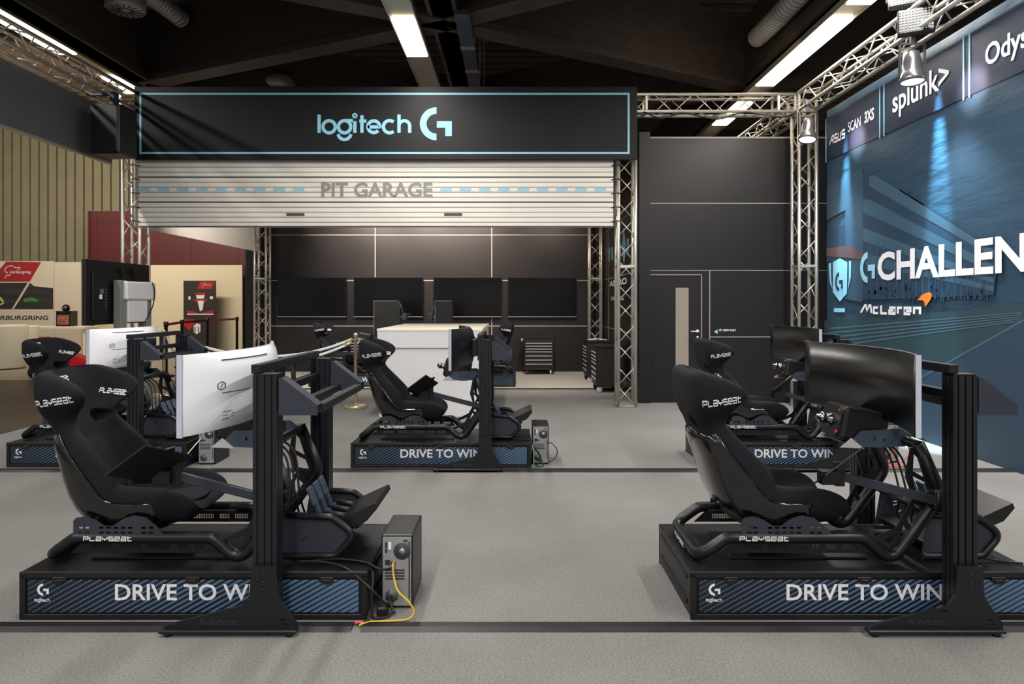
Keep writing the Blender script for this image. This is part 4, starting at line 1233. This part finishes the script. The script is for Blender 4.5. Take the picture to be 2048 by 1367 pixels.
# tool chests
def tool_chest(label, loc, rz, n=7):
    t = thing('tool_chest', label, 'tool chest', loc, rz, group='black tool chests on castors')
    W, D, H = .62, .46, .80
    obj('cabinet', MB().box(0, W, .012, D, .10, H - .05, .006), M['black'], t)
    obj('worktop', MB().box(-.012, W + .012, 0, D + .005, H - .05, H - .01, .006), M['black_metal'], t)
    z = .16; hs = [.085] * (n - 3) + [.06] * 3
    for k in range(n):
        d = obj('drawer', MB().box(.025, W - .025, .004, .014, z, z + hs[k] - .008, .002), M['black_metal'], t)
        obj('drawer_handle', MB().box(.035, W - .035, -.012, .006, z + hs[k] - .026, z + hs[k] - .012, .002), M['steel'], d)
        z += hs[k]
    for x in (.06, W - .06):
        for y in (.07, D - .07):
            mb = MB().lathe([(.045, -.016), (.05, -.012), (.05, .012), (.045, .016)], (x, y, .05), 'x', 14).box(x - .022, x + .022, y - .02, y + .02, .07, .10)
            obj('castor', mb, M['bezel'] if x < W / 2 else M['steel'], t)
    mb = MB().tube(fillet([(-.05, .05, H - .10), (-.05, .05, H - .06), (-.05, D - .05, H - .06), (-.05, D - .05, H - .10)], .02), .010, 8).rod((-.05, .06, H - .07), (0, .06, H - .07), .008).rod((-.05, D - .06, H - .07), (0, D - .06, H - .07), .008)
    obj('push_bar', mb, M['steel'], t)
    return t


tool_chest('black tool chest with bright drawer pulls against the back wall, facing the viewer', (.20, 14.3, 0), 0)
tool_chest('black tool chest standing behind the left back row seat', (-3.85, 14.35, 0), 0)
c1 = tool_chest('black tool chest by the side wall, the further one with a white cloth on top', (1.36, 13.55, 0), -PI / 2)
tool_chest('black tool chest by the side wall, the nearer one behind the truss tower', (1.36, 12.05, 0), -PI / 2)
mb = MB(); vs = []
for i in range(9):
    for j in range(7): vs.append((1.42 + i * .045 + .01 * math.sin(j * 2), 13.0 + j * .06, .793 + .03 * abs(math.sin(i * 1.3 + j * .9)) * (1 - abs(i - 4) / 5)))
fs = [(i * 7 + j, (i + 1) * 7 + j, (i + 1) * 7 + j + 1, i * 7 + j + 1) for i in range(8) for j in range(6)]
n0 = len(vs); vs2 = [(p[0], p[1], .7905) for p in vs]
mb.add(vs, fs, 0, True).add(vs2, [tuple(reversed(q)) for q in fs], 0, True)
tag(obj('cloth', mb, M['white_lam']), 'crumpled white cloth lying on the further side tool chest', 'cloth')


# rope stanchions
def stanchion(label, x, y):
    t = thing('rope_stanchion', label, 'stanchion', (x, y, 0), group='brass rope stanchions')
    obj('base', MB().lathe([(.16, 0), (.165, .008), (.165, .045), (.15, .055), (.03, .065)], (0, 0, 0), 'z', 28), M['brass'], t)
    obj('post', MB().lathe([(.024, .06), (.024, 1.02), (.032, 1.025), (.032, 1.06), (.02, 1.075)], (0, 0, 0), 'z', 16), M['brass'], t)
    mb = MB()
    for a in (0, PI / 2, PI, 3 * PI / 2): mb.rod((.02 * math.cos(a), .02 * math.sin(a), .98), (.055 * math.cos(a), .055 * math.sin(a), .98), .007, 6)
    obj('hook', mb, M['brass'], t)


SX1, SY1 = -2.27, 9.75; SX2, SY2 = -4.1, 8.6; SX3, SY3 = -5.6, 10.9
stanchion('brass stanchion beside the seat of the middle simulator', SX1, SY1)
stanchion('brass stanchion mostly hidden behind the white front monitor', SX2, SY2)
stanchion('brass stanchion furthest left behind the left middle simulator', SX3, SY3)


def rope(label, a, b, sag, col='white_lam'):
    a, b = Vector(a), Vector(b); pts = []
    for k in range(25):
        u = k / 24; p = a.lerp(b, u); p.z -= sag * 4 * u * (1 - u); pts.append(p)
    t = thing('barrier_rope', label, 'rope', tuple(a), group='white barrier ropes')
    obj('cord', MB().tube([p - a for p in pts], .019, 8), M[col], t)
    for p, q in ((pts[0], pts[2]), (pts[-1], pts[-3])): obj('end_cap', MB().rod(p - a, p.lerp(q, .6) - a, .024, 10), M['brass'], t)


rope('upper white barrier rope running left from the brass stanchion', (SX1 - .05, SY1, .985), (SX2 + .05, SY2, .985), .20)
rope('lower white barrier rope running left from the brass stanchion', (SX1 - .05, SY1 - .03, .94), (SX2 + .05, SY2 - .03, .94), .235)
rope('white barrier rope between the two stanchions further left', (SX2 - .05, SY2, .985), (SX3 + .05, SY3, .985), .18)
rope('short white barrier rope from the brass stanchion towards the counter', (SX1 + .04, SY1 + .02, .985), (-1.87, 10.9, .92), .05)

# ------------------------------------------------------------------ rigged things
t = thing('loudspeaker', 'black loudspeaker hung under the left truss', 'loudspeaker', (-5.25, 8.95, 3.42), math.radians(-5))
sp = obj('cabinet', MB().box(-.20, .20, -.19, .19, 0, .64, .02), M['black'], t)
obj('grille', MB().box(-.18, .18, -.205, -.192, .03, .61, .004), M['bezel'], sp)
mb = MB().box(-.03, .03, -.05, .05, .64, .84).box(-.12, .12, -.03, .03, .64, .66).box(-.36, .03, -.03, .03, .80, .83); obj('hanging_bracket', mb, M['gusset'], t)
mb = MB().tube(curve_pts([(.0, .15, .82), (-.32, .2, .55), (-.30, .2, .25), (-.26, .18, .05)], 8), .007, 6)
obj('speaker_cable', mb, M['cable'], t)


def par_can(label, loc, target, e=90):
    t = thing('spotlight', label, 'spotlight', loc, group='chrome can spotlights on the trusses')
    d = (Vector(target) - Vector(loc)); d.normalize()
    q = d.to_track_quat('-Z', 'Y').to_matrix().to_4x4()
    def rot(mb): mb.v = [tuple(q @ Vector(p)) for p in mb.v]; return mb
    obj('can', rot(MB().lathe([(.05, .22), (.075, .21), (.085, .12), (.085, .02), (.10, .0), (.115, -.05), (.118, -.10), (.108, -.10), (.10, -.02)], (0, 0, 0), 'z', 20)), M['can_metal'], t)
    obj('lit_lens', rot(MB().lathe([(.0, -.088), (.103, -.088)], (0, 0, 0), 'z', 20, caps=False)), M['lamp_face'], t)
    mb = MB()
    for s in (-1, 1): mb.box(s * .125 - .004, s * .125 + .004, -.02, .02, -.02, .30)
    mb.box(-.129, .129, -.02, .02, .29, .30).box(-.02, .02, -.02, .02, .30, .42).box(-.035, .035, -.035, .035, .38, .46, .01)
    obj('yoke', mb, M['can_metal'], t)
    l = lamp('spot_light', 'SPOT', Vector(loc) + d * .13, e, (1, .96, .98), target, size=.06, spot=1.5, blend=.8)
    return t


par_can('chrome can spotlight blazing in front of the banner lettering, nearest the viewer', (4.02, 6.90, 3.82), (4.0, 6.6, 0), 260)
par_can('chrome can spotlight at the corner of the trusses, beside the banner edge', (4.02, 9.35, 3.82), (3.4, 8.6, 0), 260)
par_can('small can spotlight on the truss behind the door wall', (3.95, 12.5, 3.95), (2.4, 13.5, 0), 30)


def flood(label, loc, rx, rz):
    t = thing('led_floodlight', label, 'floodlight', loc, rz, group='black led floodlights over the banner')
    mb = MB().box(-.165, .165, -.035, .045, -.14, .14, .015)
    q = Matrix.Rotation(rx, 4, 'X'); mb.v = [tuple(q @ Vector(p)) for p in mb.v]
    obj('housing', mb, M['black'], t)
    mb = MB()
    for i in range(11):
        for j in range(8):
            mb.lathe([(.0090, -.038), (.0075, -.043)], (-.14 + i * .028, 0, -.105 + j * .030), 'y', 6)
    mb.v = [tuple(q @ Vector(p)) for p in mb.v]
    obj('lens_array', mb, M['led'], t)
    mb = MB()
    for s in (-1, 1): mb.box(s * .18 - .004, s * .18 + .004, -.01, .10, -.02, .02)
    mb.box(-.184, .184, .09, .10, -.02, .02).box(-.03, .03, .10, .16, -.03, .03)
    obj('bracket', mb, M['black_metal'], t)
    return t


flood('black led floodlight, lower of the pair nearest the corner truss', (4.03, 6.85, 4.32), math.radians(-12), math.radians(-28))
flood('black led floodlight further forward, at the right', (4.05, 6.18, 4.42), math.radians(-12), math.radians(-28))
flood('black led floodlight standing above the truss, uppermost', (4.02, 7.0, 4.66), math.radians(-12), math.radians(-28))
# light that the floods and cans throw on the print
lamp('flood_light', 'SPOT', (4.33, 9.15, 4.15), 3000, (.42, .84, 1.0), (4.475, 9.15, 1.4), size=.05, spot=.30, blend=.8)
lamp('flood_light', 'SPOT', (4.33, 7.15, 4.15), 4200, (.42, .84, 1.0), (4.475, 7.15, 1.4), size=.05, spot=.30, blend=.8)
lamp('can_glow', 'SPOT', (3.95, 8.85, 3.75), 120, (1, .74, .70), (4.45, 8.85, 3.62), size=.05, spot=.95, blend=1)
lamp('can_glow', 'SPOT', (3.95, 6.62, 3.75), 120, (1, .74, .70), (4.45, 6.62, 3.60), size=.05, spot=.95, blend=1)
lamp('banner_fill', 'AREA', (1.4, 5.2, 4.2), 60, NEUT, (4.45, 6.8, 1.4), size=1.6, size_y=.2)  # added fill over the banner from above the view

mb = MB().tube(curve_pts([(-.0 + 1.85, 9.78, 4.24), (2.1, 9.76, 4.14), (2.4, 9.77, 4.22), (2.9, 9.76, 4.13), (3.3, 9.77, 4.23), (3.8, 9.75, 4.16), (4.0, 9.7, 4.22)], 6), .012, 6)
tag(obj('power_cable', mb, M['cable']), 'black cable looped under the level truss over the door', 'cable')
mb = MB().tube(curve_pts([(4.02, 9.3, 4.22), (4.0, 9.0, 4.08), (4.02, 8.6, 4.22), (4.0, 8.0, 4.12), (4.02, 7.4, 4.23), (4.0, 7.0, 4.05)], 6), .010, 6)
tag(obj('power_cable', mb, M['cable']), 'black cable hanging along the truss above the blue banner', 'cable')


# ceiling ducts
def duct(label, pts, r, ribs=True):
    t = thing('ventilation_duct', label, 'duct', pts[0], group='ceiling ducts'); o = Vector(pts[0])
    c = curve_pts([Vector(p) - o for p in pts], 26)
    rr = [r - (.03 if (k % 3 == 0 and ribs) else 0) for k in range(len(c))]
    obj('flexible_hose', MB().tube(c, rr, 16), M['duct'], t)
    return t


t = duct('ribbed silver duct ending in a round diffuser at the upper left', [(-5.3, 9.3, 5.66), (-5.22, 9.45, 5.78), (-5.1, 9.7, 5.80), (-4.98, 10.25, 5.74)], .13)
mb = MB().lathe([(.24, -.16), (.255, -.14), (.255, .0), (.20, .04), (.12, .07)], (0, 0, -.02), 'z', 28)
d = obj('diffuser', mb, M['duct'], t)
mb = MB()
for k in range(16):
    a = 2 * PI * k / 16; mb.bar((.06 * math.cos(a), .06 * math.sin(a), -.183), (.225 * math.cos(a), .225 * math.sin(a), -.183), .016, .006)
obj('diffuser_slot', mb, M['mesh_dark'], d)
duct('ribbed grey duct at the upper right beside the beam', [(3.55, 10.0, 5.38), (3.54, 9.4, 5.34), (3.53, 8.7, 5.32), (3.52, 7.8, 5.32)], .14)
duct('smooth silver duct with a bend behind the left beam', [(-5.1, 11.9, 5.5), (-4.8, 12.0, 5.42), (-4.4, 12.05, 5.40), (-4.1, 12.05, 5.42), (-3.95, 12.1, 5.2)], .14, False)
t = thing('cable_tray', 'narrow dark cable tray with white clips beside the middle beam', 'cable tray', (-.62, 8.0, 4.88))
obj('tray', MB().box(-.09, .09, 0, 6, 0, .05), M['gusset'], t)
for y in (.3, 1.5, 3.0, 4.5): obj('hanger', MB().rod((.06, y, .05), (.06, y, 2.7), .008, 6), M['duct'], t)
for y in (1.0, 1.9, 2.7): obj('clip', MB().box(-.10, .10, y, y + .12, -.006, 0), M['silver'], t)

# ------------------------------------------------------------------ hall on the left
t = thing('standing_television', 'large television on a grey and white pedestal, turned away from the viewer', 'television', (-5.33, 8.48, 0), group=None)
tv = obj('case', MB().box(-.05, 0, 0, 1.48, 1.22, 2.05, .006).box(0, .02, .12, 1.36, 1.28, 1.9, .008), M['bezel'], t)
mb = MB().box(.02, .022, .25, .31, 1.55, 1.61); obj('label_plate', mb, M['white_text'], tv)
mb = MB()
for k in range(7): mb.box(.02, .024, .38, .395, 1.42 + k * .04, 1.44 + k * .04)
mb.box(.02, .024, .26, .34, 1.62, 1.68); obj('sockets', mb, M['silver'], tv)
mb = MB()
for y in (.72, 1.02): mb.box(.02, .05, y, y + .05, 1.80, 1.98)
pieces('wall_bracket', mb, M['black'], tv)
for y in (.50, 1.12): obj('pedestal_post', MB().box(.05, .15, y, y + .14, .04, 1.80, .004), M['pedestal'], t)
obj('pedestal_base', MB().box(-.03, .45, .4, 1.3, 0, .04, .006), M['pedestal'], t)
obj('upper_box', MB().box(.08, .20, .56, 1.30, 1.54, 1.79, .02), M['white_lam'], t)
obj('lower_box', MB().box(.10, .17, .64, 1.12, 1.24, 1.54, .008), M['white_lam'], t)
obj('power_lead', MB().tube(curve_pts([(.205, 1.18, 1.79), (.212, 1.22, 1.68), (.20, 1.22, 1.5), (.18, 1.15, 1.35), (.175, 1.05, 1.24)], 6), .008, 6), M['cable'], t)

# poster wall
PY = 19.2


def flat(mb, pts, y): mb.add([(P(a, b_, PY)[0], y, P(a, b_, PY)[1]) for a, b_ in pts], [tuple(range(len(pts)))]); return mb


x0, z1 = P(-40, 522, PY); x1, z0 = P(109, 690, PY)
t = thing('racing_poster', 'large poster of racing cars with a red slanted header and grey lettering', 'poster', (0, 0, 0))
obj('board', MB().box(x0, x1, PY - .03, PY - .005, z0, z1), M['partition_w'], t)
obj('red_header', flat(MB(), [(-20, 563), (14, 523), (84, 524), (61, 563)], PY - .032), mat('poster_red', (158, 34, 40), .5), t)
obj('dark_photo', flat(flat(MB(), [(-40, 565), (57, 565), (25, 618), (-40, 618)], PY - .032), [(62, 565), (108, 576), (108, 618), (29, 618), (48, 588)], PY - .032), mat('poster_dark', (48, 46, 44), .5, var=.4, vscale=3, stretch=(.4, 1, 4)), t)
obj('pale_photo', flat(MB(), [(62, 566), (108, 566), (108, 576), (70, 572)], PY - .033), M['partition_w'], t)
mb = flat(MB(), [(48, 599), (52, 596), (66, 594), (76, 598), (79, 601), (74, 603), (60, 602), (49, 604)], PY - .034); obj('green_car', mb, mat('poster_green', (70, 130, 60), .5), t)
mb = flat(flat(MB(), [(0, 590), (10, 602), (6, 604), (-3, 593)], PY - .034), [(-4, 610), (11, 603), (9, 607), (-4, 613)], PY - .034); obj('yellow_car', mb, mat('poster_yellow', (190, 190, 110), .5), t)
mb = MB(); text(mb, 'NÜRBURGRING', (P(-24, 640, PY)[0], PY - .034, P(0, 639.5, PY)[1]), (1, 0, 0), (0, 0, 1), width=P(97, 0, PY)[0] - P(-24, 0, PY)[0], height=.15, bold=.02, shear=.2)
obj('lettering', mb, M['mesh_dark'], t)
track = strokes_geo([[(0, 0), (1, .1), (.6, .1), (.8, 1.2), (.9, .6)], [(1.0, 1.1), (2.0, .9), (2.6, 1.5)], [(1.6, 1.9), (.8, 2.0), (.3, 2.8), (.5, 3.6), (1.3, 4.2), (2.6, 4.6), (3.6, 4.3), (4.6, 3.7), (5.9, 4.0), (6.2, 3.6), (5.7, 3.0), (5.2, 2.9)]], .22)
mb = MB(); o_ = P(10, 556, PY); put(mb, track, (o_[0], PY - .034, o_[1]), (1, 0, 0), (0, 0, 1), width=.46, height=.36)
o_ = P(22, 548, PY); text(mb, 'nürburgring', (o_[0], PY - .034, o_[1]), (1, 0, 0), (0, 0, 1), width=.58, height=.10, bold=.01)
obj('emblem', mb, M['white_text'], t)

# roll-up with the racing car
RY = 19.5


def R_(px, py): return P(px, py, RY)


x0, z1 = R_(367, 561); x1, z0 = R_(432, 703)
t = thing('rollup_banner', 'dark roll-up banner showing a red and white racing car, in front of the cream partition', 'banner', ((x0 + x1) / 2, RY, 0))
xc = (x0 + x1) / 2


def rflat(pts, y): return MB().add([(R_(a, b_)[0] - xc, y, R_(a, b_)[1]) for a, b_ in pts], [tuple(range(len(pts)))])


obj('sheet', MB().box(x0 - xc, x1 - xc, 0, .01, .08, z1), mat('rollup_dark', (48, 42, 42), .5), t)
obj('cassette', MB().box(x0 - xc - .02, x1 - xc + .02, -.06, .1, 0, .08, .01), M['silver'], t)
rr = mat('rollup_red', (170, 36, 40), .5)
obj('red_header', rflat([(394, 577), (401, 563), (430, 563), (423, 578)], -.003), rr, t)
mb = MB(); a = R_(404, 575); put(mb, track, (a[0] - xc, -.006, a[1]), (1, 0, 0), (0, 0, 1), width=.12, height=.14); text(mb, 'nürburgring', (R_(408, 571)[0] - xc, -.006, R_(0, 571)[1]), (1, 0, 0), (0, 0, 1), width=.2, height=.04)
obj('emblem', mb, M['white_text'], t)
mb = rflat([(375, 628), (373, 621), (384, 621), (396, 626), (403, 626), (418, 621), (427, 621), (426, 628)], -.003)
for q in ([(390, 585), (411, 585), (411, 589), (390, 589)], [(386, 598), (416, 598), (412, 603), (390, 603)], [(368, 650), (368, 638), (388, 638), (388, 649), (378, 660)]):
    k = rflat(q, -.003); mb.add(k.v, k.f)
obj('red_car', mb, rr, t)
mb = rflat([(395, 601), (408, 601), (405, 620), (400, 622)], -.004)
for q in ([(392, 590), (410, 590), (407, 597), (394, 597)], [(374, 627), (427, 627), (427, 629), (374, 629)], [(377, 592), (381, 592), (381, 599), (377, 599)], [(420, 592), (426, 592), (426, 598), (420, 598)], [(387, 652), (393, 646), (401, 648), (401, 662), (394, 668), (388, 664)]):
    k = rflat(q, -.004); mb.add(k.v, k.f)
pieces('printed_car_white', mb, M['white_text'], t)
mb = MB(); a = R_(389, 663); text(mb, '11', (a[0] - xc, -.006, a[1]), (1, 0, 0), (0, 0, 1), width=.13, height=.14, bold=.02); obj('race_number', mb, M['mesh_dark'], t)


# belt barrier posts
def belt_post(label, px, py_top, y, ):
    x, z = P(px, py_top, y)
    t = thing('belt_barrier_post', label, 'barrier post', (x, y, 0), group='black belt barrier posts')
    obj('base', MB().lathe([(.17, 0), (.17, .02), (.05, .04)], (0, 0, 0), 'z', 20), M['bezel'], t)
    obj('pole', MB().lathe([(.035, .03), (.035, z - .1), (.045, z - .1), (.045, z)], (0, 0, 0), 'z', 12), M['bezel'], t)
    return Vector((x, y, z - .06))


p1 = belt_post('black belt post left of the roll-up, nearer the viewer', 332, 643, 14.0)
p2 = belt_post('black belt post directly left of the roll-up', 364, 639, 16.0)
p3 = belt_post('black belt post in front of the roll-up', 415, 636, 18.2)
p4 = belt_post('black belt post furthest right, near the end of the cream partition', 474, 633, 18.6)
for a, b_, lb in ((p1, p2, 'red barrier belt at the left of the roll-up'), (p2, p3, 'red barrier belt crossing in front of the roll-up'), (p3, p4, 'red barrier belt right of the roll-up')):
    d = (b_ - a).normalized() * .05
    tag(obj('barrier_belt', MB().bar(a + d, b_ - d, .004, .055), mat('belt_red', (128, 32, 34), .6)), lb, 'barrier belt', 'red barrier belts')

# stools, bench, display case and ride-on car
for (px, r_, y, zt, lb) in ((4, .52, 15.8, 1.0, 'white round stool at the left edge of the view'), (44, .36, 17.0, .95, 'white round stool behind the left middle seat')):
    x = (px - CX) * y / F
    t = thing('tub_stool', lb, 'stool', (x, y, 0), group='white tub stools')
    obj('body', MB().lathe([(r_ * .86, 0.01), (r_ * .9, .05), (r_, zt - .04), (r_ * .97, zt), (0.01, zt)], (0, 0, 0), 'z', 28), M['cream'], t)
    obj('foot_ring', MB().lathe([(r_ * .8, 0), (r_ * .8, .012)], (0, 0, 0), 'z', 24), M['bezel'], t)
x = (70 - CX) * 17.6 / F
t = thing('side_table', 'pale side table behind the left seats', 'table', (x - .9, 17.6, 0))
obj('table_top', MB().box(0, 2.2, 0, .6, .84, .90, .004), M['cream'], t)
for xx in (.04, 2.1): obj('leg', MB().box(xx, xx + .06, .05, .55, 0, .84), M['cream'], t)
x, z = P(112, 678, 17.8)
t = thing('display_case', 'small black framed display case on the pale side table', 'display case', (x, 17.8, .90))
obj('frame', MB().box(0, .37, 0, .04, 0, .03).box(0, .37, 0, .04, .36, .40).box(0, .03, 0, .04, 0, .4).box(.34, .37, 0, .04, 0, .4).box(0, .37, .04, .3, 0, .4), M['bezel'], t)
obj('picture', MB().box(.04, .33, -.002, .02, .05, .30), mat('case_picture', (150, 90, 78), .5, var=.7, vscale=12), t)
x, z = P(128, 650, 17.9)
t = thing('model_helmet', 'black helmet standing on the display case', 'helmet', (x + .02, 17.95, 1.30))
obj('shell', MB().lathe([(.05, 0), (.085, .02), (.10, .07), (.09, .12), (.05, .16), (.005, .17)], (0, 0, 0), 'z', 16), M['shell'], t)
obj('visor', MB().box(-.06, .06, -.105, -.08, .06, .10, .01), M['silver'], t)
x, _ = P(128, 700, 13.8)
t = thing('ride_on_car', 'red toy racing car behind the left middle seat', 'toy car', (x, 13.8, 0))
sec_ = []
for (xx, w_, z0, z1) in ((-.55, .22, .12, .50), (-.2, .26, .10, .55), (.2, .26, .10, .48), (.55, .2, .10, .36), (.8, .10, .12, .22)):
    sec_.append([Vector((xx, -w_, z0)), Vector((xx, w_, z0)), Vector((xx, w_, z1 * .8)), Vector((xx, w_ * .6, z1)), Vector((xx, -w_ * .6, z1)), Vector((xx, -w_, z1 * .8))])
car_red = mat('toy_red', (186, 20, 28), .3, coat=.4)
bd = obj('body', MB().loft(sec_, smooth=False), car_red, t)
mb = MB()
for k in range(3): mb.box(-.15 + k * .16, -.05 + k * .16, -.268, -.262, .22 + .02 * k, .30)
obj('stripe', mb, M['white_text'], bd)
for xx in (-.4, .45):
    for yy in (-.27, .27): obj('wheel', MB().lathe([(.06, -.04), (.12, -.04), (.13, 0), (.12, .04), (.06, .04)], (xx, yy, .13), 'y', 18), M['ramp'], t)
obj('headrest', MB().box(-.5, -.3, -.12, .12, .48, .82, .04), car_red, bd)

# ------------------------------------------------------------------ cables on the floor
def cable(label, pts, r, m, cat='cable', group=None):
    tag(obj('cable', MB().tube(curve_pts(pts, 8), r, 8), M[m]), label, cat, group)


cable('yellow network cable looping from the front computer to the cable ramp', [(-.585, 3.325, .235), (-.585, 3.28, .235), (-.58, 3.27, .19), (-.555, 3.24, .13), (-.50, 3.22, .085), (-.475, 3.215, .04), (-.50, 3.20, .012), (-.58, 3.19, .008), (-.66, 3.18, .010), (-.70, 3.15, .014), (-.715, 3.14, .010)], .0045, 'yellow')
g = 'black cables at the end of the front left platform'
cable('thick black cable dropping from the front left platform to the floor', [(-1.05, 3.30, .245), (-.92, 3.28, .25), (-.80, 3.24, .235), (-.68, 3.20, .16), (-.62, 3.23, .08), (-.60, 3.27, .05), (-.57, 3.26, .012)], .006, 'cable', group=g)
cable('black cable arching from the platform into the computer', [(-1.0, 3.34, .235), (-.85, 3.33, .245), (-.72, 3.30, .24), (-.66, 3.27, .225), (-.62, 3.29, .21), (-.595, 3.325, .205)], .005, 'cable', group=g)
cable('black cable falling straight down beside the platform edge', [(-.70, 3.30, .22), (-.672, 3.24, .20), (-.67, 3.20, .12), (-.67, 3.19, .03), (-.70, 3.17, .012), (-.725, 3.15, .010)], .005, 'cable', group=g)
cable('black cable running from the computer power socket to the floor', [(-.60, 3.325, .065), (-.60, 3.29, .06), (-.585, 3.26, .02), (-.61, 3.23, .008), (-.66, 3.22, .008), (-.68, 3.25, .008)], .006, 'cable', group=g)
cable('short pink cable end in the gap of the cable ramp', [(-.74, 3.17, .010), (-.72, 3.165, .012), (-.70, 3.16, .010)], .009, 'pink')
tag(obj('power_adapter', MB().box(-.655, -.605, 3.235, 3.30, .0, .05, .008), M['cable']), 'black power adapter among the cables by the front computer', 'power adapter')
cable('orange red network cable curling beside the right middle computer', [(3.50, 6.395, .26), (3.52, 6.32, .27), (3.60, 6.28, .22), (3.63, 6.27, .12), (3.58, 6.28, .05), (3.50, 6.27, .015), (3.42, 6.24, .010), (3.36, 6.22, .010)], .006, 'red_cable')
cable('second orange red network cable lying in front of the right middle computer', [(3.53, 6.395, .17), (3.50, 6.30, .13), (3.44, 6.26, .05), (3.40, 6.25, .010), (3.47, 6.22, .010), (3.56, 6.24, .010), (3.66, 6.30, .010)], .006, 'red_cable')
cable('green cable hanging beside the middle platform', [(.158, 6.24, .20), (.172, 6.20, .15), (.174, 6.19, .05), (.17, 6.17, .012), (.20, 6.16, .016)], .006, 'green')
cable('black cable tangle between the middle platform and its computer', [(.16, 6.26, .21), (.19, 6.24, .16), (.22, 6.27, .12), (.24, 6.28, .06), (.20, 6.22, .010), (.26, 6.24, .010), (.24, 6.31, .06)], .007, 'cable')
cable('thin cable loop on the right of the middle computer', [(.30, 6.325, .20), (.34, 6.27, .21), (.39, 6.28, .15), (.38, 6.28, .08), (.32, 6.29, .03), (.30, 6.31, .010)], .004, 'cable')
cable('white cable drooping from the left middle simulator', [(-2.90, 6.31, .24), (-2.92, 6.24, .20), (-2.98, 6.16, .10), (-3.06, 6.17, .010), (-3.12, 6.17, .010)], .005, 'white_lam')
